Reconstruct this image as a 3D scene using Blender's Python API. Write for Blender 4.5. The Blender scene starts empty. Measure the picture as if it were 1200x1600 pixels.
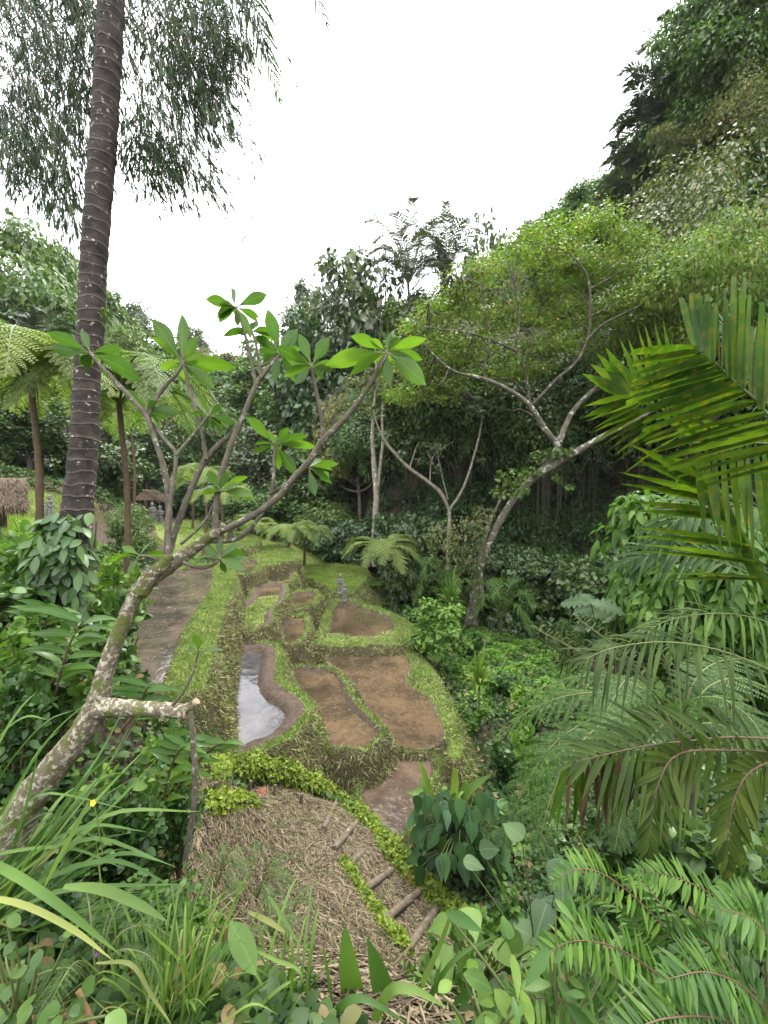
import bpy, math, random
import numpy as np
from mathutils import Vector
SEED = 11
rng = np.random.default_rng(SEED)
random.seed(SEED)
SC = bpy.context.scene
COL = SC.collection
R = math.radians

# ------------------------------------------------------------------ camera frame
F, CX, CY = 632.0, 600.0, 800.0
PITCH = math.atan(30.0 / F)
CP, SP = math.cos(PITCH), math.sin(PITCH)

def P(px, py, d):
    """point at camera depth d behind photograph pixel (px, py)"""
    r = (px - CX) / F * d
    u = -(py - CY) / F * d
    return np.array([r, d * CP + u * SP, -d * SP + u * CP])

def G(px, py, z):
    """point of the plane at height z behind pixel (px, py)"""
    v = P(px, py, 1.0)
    return v * (z / v[2])

def PX(p):
    d = p[1] * CP - p[2] * SP
    u = p[1] * SP + p[2] * CP
    return CX + p[0] / d * F, CY - u / d * F, d

cam_data = bpy.data.cameras.new('camera')
cam = bpy.data.objects.new('camera', cam_data)
COL.objects.link(cam)
cam_data.sensor_fit = 'VERTICAL'
cam_data.sensor_height = 24.0
cam_data.lens = 24.0 * F / 1600.0
cam_data.clip_start = 0.05
cam_data.clip_end = 2000.0
cam.rotation_euler = (math.pi / 2 - PITCH, 0, 0)
SC.camera = cam

# ------------------------------------------------------------------ objects
def link(name, data, parent=None):
    o = bpy.data.objects.new(name, data)
    COL.objects.link(o)
    if parent is not None:
        o.parent = parent
    return o

def tag(o, label, cat, group=None):
    o['label'] = label
    o['category'] = cat
    if group:
        o['group'] = group
    return o

def thing(name, loc, label, cat, group=None, rz=0.0, s=1.0):
    o = link(name, None)
    o.empty_display_size = 0.1
    o.location = [float(v) for v in loc]
    o.rotation_euler = (0, 0, rz)
    o.scale = (s, s, s)
    return tag(o, label, cat, group)

def dup(root, loc, rz=0.0, s=1.0, label=None, group=None, sz=None):
    c = root.copy()
    COL.objects.link(c)
    c.location = [float(v) for v in loc]
    c.rotation_euler = (0, 0, rz)
    c.scale = (s, s, sz if sz else s)
    if label:
        c['label'] = label
    if group:
        c['group'] = group
    for ch in list(root.children):
        k = ch.copy()
        COL.objects.link(k)
        k.parent = c
        for g in list(ch.children):
            q = g.copy()
            COL.objects.link(q)
            q.parent = k
    return c

class MB:
    """collects vertices, faces and uvs, then links them as one mesh"""
    def __init__(self):
        self.v, self.f, self.uv, self.m, self.n = [], [], [], [], 0
    def add(self, v, f, uv=None, mat=0):
        v = np.asarray(v, float).reshape(-1, 3)
        f = np.asarray(f, int)
        if len(v) == 0 or len(f) == 0:
            return self
        if uv is None:
            uv = np.zeros((len(v), 2))
        self.v.append(v); self.uv.append(np.asarray(uv, float).reshape(-1, 2))
        self.f.append(f + self.n); self.m.append(np.full(len(f), mat, int))
        self.n += len(v)
        return self
    def build(self, name, mats, parent=None, smooth=True, origin=None):
        V = np.concatenate(self.v)
        if origin is not None:
            V = V - np.asarray(origin, float)
        UV = np.concatenate(self.uv)
        loops = np.concatenate([f.ravel() for f in self.f])
        tot = np.concatenate([np.full(len(f), f.shape[1], int) for f in self.f])
        st = np.concatenate([[0], np.cumsum(tot)[:-1]])
        me = bpy.data.meshes.new(name)
        me.vertices.add(len(V)); me.vertices.foreach_set('co', V.astype(np.float32).ravel())
        me.loops.add(len(loops)); me.loops.foreach_set('vertex_index', loops.astype(np.int32))
        me.polygons.add(len(tot)); me.polygons.foreach_set('loop_start', st.astype(np.int32))
        try:
            me.polygons.foreach_set('loop_total', tot.astype(np.int32))
        except Exception:
            pass
        if not isinstance(mats, (list, tuple)):
            mats = [mats]
        for m in mats:
            me.materials.append(m)
        me.polygons.foreach_set('material_index', np.concatenate(self.m).astype(np.int32))
        me.polygons.foreach_set('use_smooth', np.full(len(tot), bool(smooth)))
        ul = me.uv_layers.new(name='uv')
        ul.data.foreach_set('uv', UV[loops].astype(np.float32).ravel())
        me.update(calc_edges=True)
        me.validate()
        return link(name, me, parent)

def unit(v):
    v = np.asarray(v, float)
    return v / np.maximum(np.linalg.norm(v, axis=-1, keepdims=True), 1e-9)

def rand_unit(n):
    return unit(rng.normal(size=(n, 3)))

def spline(pts, n, closed=False):
    """Catmull-Rom through pts, n samples"""
    p = np.asarray(pts, float)
    k = len(p)
    if closed:
        q = np.concatenate([p[-1:], p, p[:2]]); segs = k
    else:
        q = np.concatenate([2 * p[:1] - p[1:2], p, 2 * p[-1:] - p[-2:-1]]); segs = k - 1
    t = np.linspace(0, segs, n, endpoint=not closed)
    i = np.minimum(t.astype(int), segs - 1)
    u = (t - i)[:, None]
    a, b, c, d = q[i], q[i + 1], q[i + 2], q[i + 3]
    return 0.5 * (2 * b + (c - a) * u + (2 * a - 5 * b + 4 * c - d) * u ** 2 + (3 * b - a - 3 * c + d) * u ** 3)

def tube(mb, pts, rad, n=None, sides=8, rough=0.0, mat=0, cap=True, smooth_path=True, vscale=1.0):
    """tapered, slightly knobbly tube along a smooth path"""
    pts = np.asarray(pts, float)
    rad = np.atleast_1d(np.asarray(rad, float))
    if n is None:
        n = max(len(pts), (len(pts) - 1) * 4 + 1)
    p = spline(pts, n) if smooth_path and len(pts) > 2 else np.stack([np.interp(np.linspace(0, 1, n), np.linspace(0, 1, len(pts)), pts[:, k]) for k in range(3)], 1)
    r = np.interp(np.linspace(0, 1, n), np.linspace(0, 1, len(rad)), rad) if len(rad) > 1 else np.full(n, rad[0])
    t = unit(np.gradient(p, axis=0))
    ref = np.array([0.31, 0.17, 0.93]) if abs(t[0][2]) < 0.85 else np.array([0.93, 0.2, 0.1])
    a = np.zeros_like(t)
    a0 = unit(np.cross(t[0], ref))
    for i in range(n):
        a0 = unit(a0 - t[i] * np.dot(a0, t[i]))
        a[i] = a0
    b = np.cross(t, a)
    ang = np.linspace(0, 2 * np.pi, sides, endpoint=False)
    rr = r[:, None] * (1 + rough * rng.normal(size=(n, sides)))
    v = p[:, None, :] + rr[..., None] * (np.cos(ang)[None, :, None] * a[:, None, :] + np.sin(ang)[None, :, None] * b[:, None, :])
    i = np.arange(n - 1)[:, None] * sides
    j = np.arange(sides)[None, :]
    jn = (j + 1) % sides
    f = np.stack([i + j, i + jn, i + sides + jn, i + sides + j], -1).reshape(-1, 4)
    ln = np.concatenate([[0], np.cumsum(np.linalg.norm(np.diff(p, axis=0), axis=1))])
    uv = np.stack([np.repeat(ln[:, None] * vscale, sides, 1), np.repeat(ang[None, :] / (2 * np.pi), n, 0)], -1)
    v = v.reshape(-1, 3); uv = uv.reshape(-1, 2)
    mb.add(v, f, uv, mat)
    if cap:
        for e, idx in ((0, np.arange(sides)[::-1]), (n - 1, np.arange(sides))):
            ring = v[e * sides + idx]
            c = ring.mean(0, keepdims=True)
            k = np.arange(sides)
            mb.add(np.concatenate([ring, c]), np.stack([k, (k + 1) % sides, np.full(sides, sides)], 1), None, mat)
    return p

# leaf templates: (along, across, lift) and faces
def _leaf(widths, fold=0.18, ts=None):
    n = len(widths)
    ts = np.linspace(0, 1, n) if ts is None else np.asarray(ts)
    v, uv, f = [], [], []
    for t, w in zip(ts, widths):
        v += [(t, -w, fold * w), (t, 0, 0), (t, w, fold * w)]
        uv += [(t, 0.5 - 0.5 * w), (t, 0.5), (t, 0.5 + 0.5 * w)]
    for i in range(n - 1):
        a = 3 * i
        f += [(a, a + 1, a + 4, a + 3), (a + 1, a + 2, a + 5, a + 4)]
    return np.array(v, float), np.array(f, int), np.array(uv, float)
DIAMOND = (np.array([(0, 0, 0), (.45, -1, .2), (1, 0, 0), (.45, 1, .2)], float), np.array([(0, 1, 2), (0, 2, 3)]), np.array([(0, .5), (.45, 0), (1, .5), (.45, 1)], float))
BLADE = (np.array([(0, -1, 0), (0, 1, 0), (1, 0, 0)], float), np.array([(0, 1, 2)]), np.array([(0, 0), (0, 1), (1, .5)], float))
OVAL = _leaf([.06, .62, .95, 1, .9, .6, .03], .16)
OBOVATE = _leaf([.05, .2, .45, .75, .97, 1, .86, .52, .02], .2)
LANCE = _leaf([.25, .8, 1, .8, .45, .02], .25)
LANCE_S = _leaf([.35, 1, .7, .02], .25)
STRAP = _leaf([.7, .9, 1, 1, .98, .92, .8, .6, .35, .02], .3)
HEART = _leaf([.3, .85, 1, .92, .72, .45, .2, .02], .12, [-.12, .02, .2, .38, .56, .74, .88, 1])
JAG = _leaf([.5, .9, 1, .97, .95, .9, .8, .62], .12)          # palm leaflet with a blunt, torn end

def leaves(mb, base, d, nrm, L, W, tpl=DIAMOND, droop=0.0, mat=0):
    """many leaves at once: base point, direction, face normal, length, half width, droop of the tip"""
    V, Fc, UV = tpl
    base = np.atleast_2d(np.asarray(base, float)); n = len(base)
    if n == 0:
        return
    d = unit(np.broadcast_to(np.asarray(d, float), (n, 3)))
    nrm = np.broadcast_to(np.asarray(nrm, float), (n, 3))
    s = np.cross(d, nrm)
    bad = np.linalg.norm(s, axis=1) < 1e-4
    if bad.any():
        s = s.copy(); s[bad] = np.cross(d[bad], np.array([.3, .9, .3]))
    s = unit(s)
    nn = np.cross(s, d)
    L = np.broadcast_to(np.asarray(L, float), (n,)); W = np.broadcast_to(np.asarray(W, float), (n,))
    dr = np.broadcast_to(np.asarray(droop, float), (n,))
    t = V[:, 0]
    pos = (base[:, None, :] + d[:, None, :] * (L[:, None] * t)[..., None]
           + s[:, None, :] * (W[:, None] * V[:, 1])[..., None] + nn[:, None, :] * (W[:, None] * V[:, 2])[..., None])
    if np.any(dr):
        # bend the tip down and pull it back, keeping the length about right
        hor = np.linalg.norm(d[:, :2], axis=1)[:, None]
        k = (dr * L)[:, None] * t ** 2
        pos[..., 2] -= k * (0.35 + 0.65 * hor)
        pos -= d[:, None, :] * (0.35 * (dr ** 2 * L)[:, None] * t ** 3)[..., None] * hor[..., None]
    off = (np.arange(n) * len(V))[:, None, None]
    f = (Fc[None] + off).reshape(-1, Fc.shape[1])
    mb.add(pos.reshape(-1, 3), f, np.tile(UV, (n, 1)), mat)

def frond(mb, pts, n, llen, lw, tpl=LANCE, angle=60, droop=.2, profile=None, start=.12, rach=.012, sides=5, up=None, vee=.25, jit=.06, mat=0, rmat=1, only=None, endleaf=True, tip_angle=25):
    """a feather frond: rachis along pts, n leaflets on each side"""
    pts = np.asarray(pts, float)
    N = 60
    p = spline(pts, N)
    t = unit(np.gradient(p, axis=0))
    if rach > 0:
        tube(mb, pts, [rach, rach * .8, rach * .3], sides=sides, mat=rmat, n=24)
    upv = np.array([0, 0, 1.0]) if up is None else unit(np.asarray(up, float))
    u = start + (1 - start) * (np.linspace(0, 1, n) ** 0.95)
    for sgn in (-1, 1):
        if only is not None and sgn != only:
            continue
        uu = np.clip(u + rng.normal(size=n) * jit / n, 0, 1)
        idx = uu * (N - 1)
        i0 = np.minimum(idx.astype(int), N - 2); fr = (idx - i0)[:, None]
        base = p[i0] * (1 - fr) + p[i0 + 1] * fr
        tt = t[i0]
        side = np.cross(tt, np.broadcast_to(upv, tt.shape))
        side = unit(side) * sgn
        nn = unit(np.cross(side, tt)) * sgn
        v = (uu - start) / (1 - start)
        if profile is None:
            pr = np.sin(np.pi * (0.12 + 0.84 * v)) ** .7
        else:
            pr = np.interp(v, np.linspace(0, 1, len(profile)), profile)
        ang = np.radians(angle + (tip_angle - angle) * v ** 1.5 + rng.normal(size=n) * jit * 60)
        d = np.cos(ang)[:, None] * tt + np.sin(ang)[:, None] * (side + vee * nn)
        d += rng.normal(size=(n, 3)) * jit
        leaves(mb, base, d, nn + rng.normal(size=(n, 3)) * jit * 2, llen * pr * (1 + rng.normal(size=n) * .05), lw * (0.55 + .45 * pr), tpl, droop * (1 + rng.normal(size=n) * .3), mat)
    if endleaf:
        leaves(mb, p[-1:], t[-1:], upv[None], llen * .35, lw * .7, tpl, droop, mat)

def fern_frond(mb, pts, n, llen, lw, m=12, angle=68, droop=.25, start=.12, rach=.01, up=None, mat=0, rmat=1, profile=None):
    """a twice divided frond: every pinna carries m pairs of small leaflets"""
    pts = np.asarray(pts, float)
    N = 60
    p = spline(pts, N); t = unit(np.gradient(p, axis=0))
    tube(mb, pts, [rach, rach * .8, rach * .25], sides=5, mat=rmat, n=20)
    upv = np.array([0, 0, 1.0]) if up is None else unit(np.asarray(up, float))
    B, D, Nn, LL, WW = [], [], [], [], []
    for sgn in (-1, 1):
        for k in range(n):
            v = (k + .3 * (sgn + 1) * .5) / n
            i = int((start + (1 - start) * v) * (N - 1))
            tt = t[i]
            side = unit(np.cross(tt, upv)) * sgn
            nn = np.cross(side, tt) * sgn
            pr = (math.sin(math.pi * (0.1 + .88 * v)) ** .75) if profile is None else np.interp(v, np.linspace(0, 1, len(profile)), profile)
            a = R(angle - 30 * v ** 2) + rng.normal() * .05
            d0 = math.cos(a) * tt + math.sin(a) * side + rng.normal(size=3) * .04
            L0 = llen * pr * (1 + rng.normal() * .05)
            s = np.linspace(0.04, 1, m)
            q = p[i] + d0 * (s * L0)[:, None] + np.array([0, 0, -1.0]) * (droop * L0 * s ** 2)[:, None]
            dq = unit(np.gradient(q, axis=0))
            mbw = lw * (1 - .8 * s ** 1.6) * (0.5 + .5 * pr)
            for g in (-1, 1):
                sd = unit(np.cross(dq, nn)) * g
                dd = dq * .35 + sd + rng.normal(size=(m, 3)) * .05
                B.append(q); D.append(dd); Nn.append(np.tile(nn, (m, 1)) + rng.normal(size=(m, 3)) * .12); LL.append(mbw); WW.append(np.full(m, L0 / m * .42))
            tube(mb, q[::max(1, m // 3)], [rach * .28, rach * .1], sides=3, mat=rmat, n=4, cap=False)
    leaves(mb, np.concatenate(B), np.concatenate(D), np.concatenate(Nn), np.concatenate(LL), np.concatenate(WW), DIAMOND, .1, mat)
# ------------------------------------------------------------------ materials
def new_mat(name):
    m = bpy.data.materials.new(name)
    m.use_nodes = True
    nt = m.node_tree
    nt.nodes.clear()
    out = nt.nodes.new('ShaderNodeOutputMaterial')
    return m, nt, out

def N(nt, typ, **kw):
    n = nt.nodes.new(typ)
    for k, v in kw.items():
        if k in n.bl_rna.properties and k not in n.inputs:
            setattr(n, k, v)
        else:
            n.inputs[k.replace('_', ' ') if k not in n.inputs else k].default_value = v
    return n

def c4(c):
    return (c[0], c[1], c[2], 1.0)

def ramp(nt, stops, interp='LINEAR'):
    r = nt.nodes.new('ShaderNodeValToRGB')
    r.color_ramp.interpolation = interp
    e = r.color_ramp.elements
    while len(e) < len(stops):
        e.new(0.5)
    for k, (p, c) in enumerate(stops):
        e[k].position = p
        e[k].color = c4(c)
    return r

def mixc(nt, fac, a, b, mode='MIX'):
    m = nt.nodes.new('ShaderNodeMix')
    m.data_type = 'RGBA'; m.blend_type = mode
    for sock, val in ((m.inputs[0], fac), (m.inputs[6], a), (m.inputs[7], b)):
        if hasattr(val, 'is_linked') or hasattr(val, 'links'):
            nt.links.new(val, sock)
        elif isinstance(val, (tuple, list)):
            sock.default_value = c4(val)
        else:
            sock.default_value = val
    return m.outputs[2]

def math_n(nt, op, a, b=None, clamp=False):
    m = nt.nodes.new('ShaderNodeMath'); m.operation = op; m.use_clamp = clamp
    for s, v in ((m.inputs[0], a), (m.inputs[1], b)):
        if v is None:
            continue
        if hasattr(v, 'links'):
            nt.links.new(v, s)
        else:
            s.default_value = v
    return m.outputs[0]

def leaf_mat(name, c1, c2, c3=None, rare=None, transl=.35, rough=.5, spec=.22, scale=1.2, vein=0.0, tcol=None, patches=None, bump=0.0):
    """foliage: hue differs from leaf to leaf and in drifts, light passes through"""
    m, nt, out = new_mat(name)
    L = nt.links
    geo = nt.nodes.new('ShaderNodeNewGeometry')
    c3 = c3 or c2
    stops = [(0, c1), (.5, c2), (.93, c3)]
    if rare:
        stops += [(.955, rare)]
    rp = ramp(nt, stops)
    L.new(geo.outputs['Random Per Island'], rp.inputs[0])
    col = rp.outputs[0]
    tc = nt.nodes.new('ShaderNodeTexCoord')
    nz = N(nt, 'ShaderNodeTexNoise', Scale=scale, Detail=2.0)
    L.new(tc.outputs['Object'], nz.inputs['Vector'])
    mp = ramp(nt, [(.3, (.62, .66, .6)), (.7, (1.3, 1.25, 1.2))])
    L.new(nz.outputs[0], mp.inputs[0])
    col = mixc(nt, 1.0, col, mp.outputs[0], 'MULTIPLY')
    oi = nt.nodes.new('ShaderNodeObjectInfo')
    orr = ramp(nt, [(0, (.82, .88, .9)), (.5, (1, 1, 1)), (1, (1.2, 1.12, .9))])
    L.new(oi.outputs['Random'], orr.inputs[0])
    col = mixc(nt, 1.0, col, orr.outputs[0], 'MULTIPLY')
    if vein or patches:
        uv = nt.nodes.new('ShaderNodeUVMap'); uv.uv_map = 'uv'
        sep = nt.nodes.new('ShaderNodeSeparateXYZ'); L.new(uv.outputs[0], sep.inputs[0])
    if vein:
        off = math_n(nt, 'ABSOLUTE', math_n(nt, 'SUBTRACT', sep.outputs[1], .5))
        mid = math_n(nt, 'LESS_THAN', off, .035)
        w = math_n(nt, 'SINE', math_n(nt, 'MULTIPLY', math_n(nt, 'SUBTRACT', sep.outputs[0], math_n(nt, 'MULTIPLY', off, .35)), 75.0))
        w = math_n(nt, 'GREATER_THAN', w, .86)
        v = math_n(nt, 'MAXIMUM', mid, math_n(nt, 'MULTIPLY', w, .45))
        v = math_n(nt, 'MULTIPLY', v, vein)
        col = mixc(nt, v, col, tuple(min(1, x * 1.5 + .02) for x in c3))
    if patches:
        n2 = N(nt, 'ShaderNodeTexNoise', Scale=22.0, Detail=3.0)
        L.new(tc.outputs['Object'], n2.inputs['Vector'])
        r2 = ramp(nt, [(.5, (0, 0, 0)), (.68, (1, 1, 1))])
        L.new(n2.outputs[0], r2.inputs[0])
        col = mixc(nt, math_n(nt, 'MULTIPLY', r2.outputs[0], .8), col, patches)
    b = N(nt, 'ShaderNodeBsdfPrincipled', Roughness=rough)
    b.inputs['Specular IOR Level'].default_value = spec
    L.new(col, b.inputs['Base Color'])
    if bump:
        bn = N(nt, 'ShaderNodeTexNoise', Scale=30.0, Detail=2.0)
        L.new(tc.outputs['Object'], bn.inputs['Vector'])
        bp = N(nt, 'ShaderNodeBump', Strength=bump, Distance=.02)
        L.new(bn.outputs[0], bp.inputs['Height']); L.new(bp.outputs[0], b.inputs['Normal'])
    t = nt.nodes.new('ShaderNodeBsdfTranslucent')
    tcol = tcol or (1.25, 1.45, .55)
    L.new(mixc(nt, 1.0, col, tcol, 'MULTIPLY'), t.inputs['Color'])
    ms = nt.nodes.new('ShaderNodeMixShader'); ms.inputs[0].default_value = transl
    L.new(b.outputs[0], ms.inputs[1]); L.new(t.outputs[0], ms.inputs[2])
    L.new(ms.outputs[0], out.inputs[0])
    return m

def bark_mat(name, c1, c2, lichen=None, moss=None, rings=0.0, scale=6.0, rough=.9, lich_scale=14.0, lich_th=.6, bump=.6, moss_th=.56):
    m, nt, out = new_mat(name)
    L = nt.links
    tc = nt.nodes.new('ShaderNodeTexCoord')
    uv = nt.nodes.new('ShaderNodeUVMap'); uv.uv_map = 'uv'
    n1 = N(nt, 'ShaderNodeTexNoise', Scale=scale, Detail=6.0, Roughness=.65)
    L.new(tc.outputs['Object'], n1.inputs['Vector'])
    r1 = ramp(nt, [(.3, c1), (.7, c2)])
    L.new(n1.outputs[0], r1.inputs[0])
    col = r1.outputs[0]
    h = n1.outputs[0]
    if rings:
        sep = nt.nodes.new('ShaderNodeSeparateXYZ'); L.new(uv.outputs[0], sep.inputs[0])
        n0 = N(nt, 'ShaderNodeTexNoise', Scale=3.0, Detail=2.0)
        L.new(tc.outputs['Object'], n0.inputs['Vector'])
        x = math_n(nt, 'ADD', math_n(nt, 'MULTIPLY', sep.outputs[0], rings), math_n(nt, 'MULTIPLY', n0.outputs[0], 1.6))
        fr = math_n(nt, 'FRACT', x)
        rr = ramp(nt, [(0, (.2, .2, .2)), (.05, (1.9, 1.9, 1.85)), (.12, (1.5, 1.45, 1.4)), (.22, (.85, .85, .85)), (.92, (.65, .65, .65))])
        L.new(fr, rr.inputs[0])
        col = mixc(nt, .8, col, rr.outputs[0], 'MULTIPLY')
        h = math_n(nt, 'ADD', h, math_n(nt, 'MULTIPLY', rr.outputs[0], .8))
    if lichen:
        n2 = N(nt, 'ShaderNodeTexNoise', Scale=lich_scale, Detail=4.0, Roughness=.6)
        L.new(tc.outputs['Object'], n2.inputs['Vector'])
        r2 = ramp(nt, [(lich_th, (0, 0, 0)), (lich_th + .05, (1, 1, 1))])
        L.new(n2.outputs[0], r2.inputs[0])
        col = mixc(nt, r2.outputs[0], col, lichen)
    if moss:
        n3 = N(nt, 'ShaderNodeTexNoise', Scale=7.0, Detail=5.0, Roughness=.7)
        L.new(tc.outputs['Object'], n3.inputs['Vector'])
        r3 = ramp(nt, [(moss_th, (0, 0, 0)), (moss_th + .07, (1, 1, 1))])
        L.new(n3.outputs[0], r3.inputs[0])
        col = mixc(nt, r3.outputs[0], col, moss)
    b = N(nt, 'ShaderNodeBsdfPrincipled', Roughness=rough)
    b.inputs['Specular IOR Level'].default_value = .2
    L.new(col, b.inputs['Base Color'])
    bp = N(nt, 'ShaderNodeBump', Strength=bump, Distance=.02)
    L.new(h, bp.inputs['Height']); L.new(bp.outputs[0], b.inputs['Normal'])
    L.new(b.outputs[0], out.inputs[0])
    return m

def plain_mat(name, c1, c2=None, rough=.8, scale=8.0, bump=.3, island=False):
    m, nt, out = new_mat(name)
    L = nt.links
    tc = nt.nodes.new('ShaderNodeTexCoord')
    n1 = N(nt, 'ShaderNodeTexNoise', Scale=scale, Detail=5.0, Roughness=.6)
    L.new(tc.outputs['Object'], n1.inputs['Vector'])
    c2 = c2 or tuple(x * .6 for x in c1)
    r1 = ramp(nt, [(.3, c2), (.7, c1)] if not island else [(0, c2), (1, c1)])
    if island:
        geo = nt.nodes.new('ShaderNodeNewGeometry')
        L.new(geo.outputs['Random Per Island'], r1.inputs[0])
    else:
        L.new(n1.outputs[0], r1.inputs[0])
    b = N(nt, 'ShaderNodeBsdfPrincipled', Roughness=rough)
    b.inputs['Specular IOR Level'].default_value = .25
    L.new(r1.outputs[0], b.inputs['Base Color'])
    if bump:
        bp = N(nt, 'ShaderNodeBump', Strength=bump, Distance=.02)
        L.new(n1.outputs[0], bp.inputs['Height']); L.new(bp.outputs[0], b.inputs['Normal'])
    L.new(b.outputs[0], out.inputs[0])
    return m

def water_mat(name, c1, c2, rough=.06, scale=3.0, ior=1.33, bump=.05, spec=.5, rmix=None, bscale=16.0):
    m, nt, out = new_mat(name)
    L = nt.links
    tc = nt.nodes.new('ShaderNodeTexCoord')
    n1 = N(nt, 'ShaderNodeTexNoise', Scale=scale, Detail=7.0, Roughness=.7)
    L.new(tc.outputs['Object'], n1.inputs['Vector'])
    r1 = ramp(nt, [(.32, c1), (.68, c2)])
    L.new(n1.outputs[0], r1.inputs[0])
    nb = N(nt, 'ShaderNodeTexNoise', Scale=.9, Detail=4.0, Roughness=.6)     # thicker and thinner silt under the water
    L.new(tc.outputs['Object'], nb.inputs['Vector'])
    rb = ramp(nt, [(.36, (.42, .45, .46)), (.5, (.85, .85, .85)), (.64, (1.25, 1.2, 1.12))]); L.new(nb.outputs[0], rb.inputs[0])
    b = N(nt, 'ShaderNodeBsdfPrincipled', Roughness=rough, IOR=ior)
    b.inputs['Specular IOR Level'].default_value = spec
    L.new(mixc(nt, 1.0, r1.outputs[0], rb.outputs[0], 'MULTIPLY'), b.inputs['Base Color'])
    if rmix:
        n3 = N(nt, 'ShaderNodeTexNoise', Scale=1.1, Detail=3.0)
        L.new(tc.outputs['Object'], n3.inputs['Vector'])
        r3 = ramp(nt, [(.42, (rough,) * 3), (.6, (rmix,) * 3)])
        L.new(n3.outputs[0], r3.inputs[0]); L.new(r3.outputs[0], b.inputs['Roughness'])
    n2 = N(nt, 'ShaderNodeTexNoise', Scale=bscale, Detail=3.0)
    L.new(tc.outputs['Object'], n2.inputs['Vector'])
    bp = N(nt, 'ShaderNodeBump', Strength=bump, Distance=.05)
    L.new(n2.outputs[0], bp.inputs['Height']); L.new(bp.outputs[0], b.inputs['Normal'])
    L.new(b.outputs[0], out.inputs[0])
    return m

def ground_mat():
    """one sheet: vertex layer 'zone' = (mud, dry straw, grass); bare dark earth elsewhere"""
    m, nt, out = new_mat('ground_cover')
    L = nt.links
    tc = nt.nodes.new('ShaderNodeTexCoord')
    at = nt.nodes.new('ShaderNodeVertexColor'); at.layer_name = 'zone'
    sep = nt.nodes.new('ShaderNodeSeparateColor'); L.new(at.outputs[0], sep.inputs[0])
    def noise(s, d=5.0, r=.65):
        n = N(nt, 'ShaderNodeTexNoise', Scale=s, Detail=d, Roughness=r)
        L.new(tc.outputs['Object'], n.inputs['Vector']); return n.outputs[0]
    n_f, n_m, n_c = noise(38.0), noise(9.0), noise(1.6, 3.0)
    r_e = ramp(nt, [(.3, (.022, .017, .011)), (.55, (.05, .038, .022)), (.75, (.04, .055, .018))]); L.new(n_m, r_e.inputs[0])
    r_m = ramp(nt, [(.3, (.035, .024, .017)), (.7, (.10, .072, .05))]); L.new(n_m, r_m.inputs[0])
    r_s = ramp(nt, [(.3, (.045, .034, .021)), (.5, (.11, .085, .055)), (.72, (.20, .16, .105))]); L.new(n_f, r_s.inputs[0])
    r_g = ramp(nt, [(.25, (.06, .085, .018)), (.5, (.11, .165, .028)), (.75, (.17, .23, .05))]); L.new(n_f, r_g.inputs[0])
    r_d = ramp(nt, [(.46, (0, 0, 0)), (.62, (1, 1, 1))]); L.new(n_c, r_d.inputs[0])
    grass = mixc(nt, math_n(nt, 'MULTIPLY', r_d.outputs[0], .55), r_g.outputs[0], (.20, .17, .075))
    def soft(ch):
        x = math_n(nt, 'ADD', ch, math_n(nt, 'MULTIPLY', math_n(nt, 'SUBTRACT', n_m, .5), .9))
        r = ramp(nt, [(.38, (0, 0, 0)), (.58, (1, 1, 1))]); L.new(x, r.inputs[0]); return r.outputs[0]
    gn = nt.nodes.new('ShaderNodeNewGeometry'); sn = nt.nodes.new('ShaderNodeSeparateXYZ'); L.new(gn.outputs['True Normal'], sn.inputs[0])
    r_w = ramp(nt, [(.62, (1, 1, 1)), (.86, (0, 0, 0))]); L.new(sn.outputs[2], r_w.inputs[0])
    r_b = ramp(nt, [(.3, (.03, .022, .012)), (.6, (.075, .058, .03)), (.75, (.07, .08, .025))]); L.new(n_f, r_b.inputs[0])  # steep walls: bare earth, its colour darkened for the skylight they lack
    grass = mixc(nt, r_w.outputs[0], grass, r_b.outputs[0])
    col = mixc(nt, soft(sep.outputs[2]), r_e.outputs[0], grass)
    col = mixc(nt, soft(sep.outputs[1]), col, r_s.outputs[0])
    col = mixc(nt, soft(sep.outputs[0]), col, r_m.outputs[0])
    b = N(nt, 'ShaderNodeBsdfPrincipled', Roughness=.85)
    b.inputs['Specular IOR Level'].default_value = .25
    L.new(col, b.inputs['Base Color'])
    bp = N(nt, 'ShaderNodeBump', Strength=.9, Distance=.05)
    L.new(math_n(nt, 'ADD', n_f, n_m), bp.inputs['Height']); L.new(bp.outputs[0], b.inputs['Normal'])
    L.new(b.outputs[0], out.inputs[0])
    return m

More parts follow.
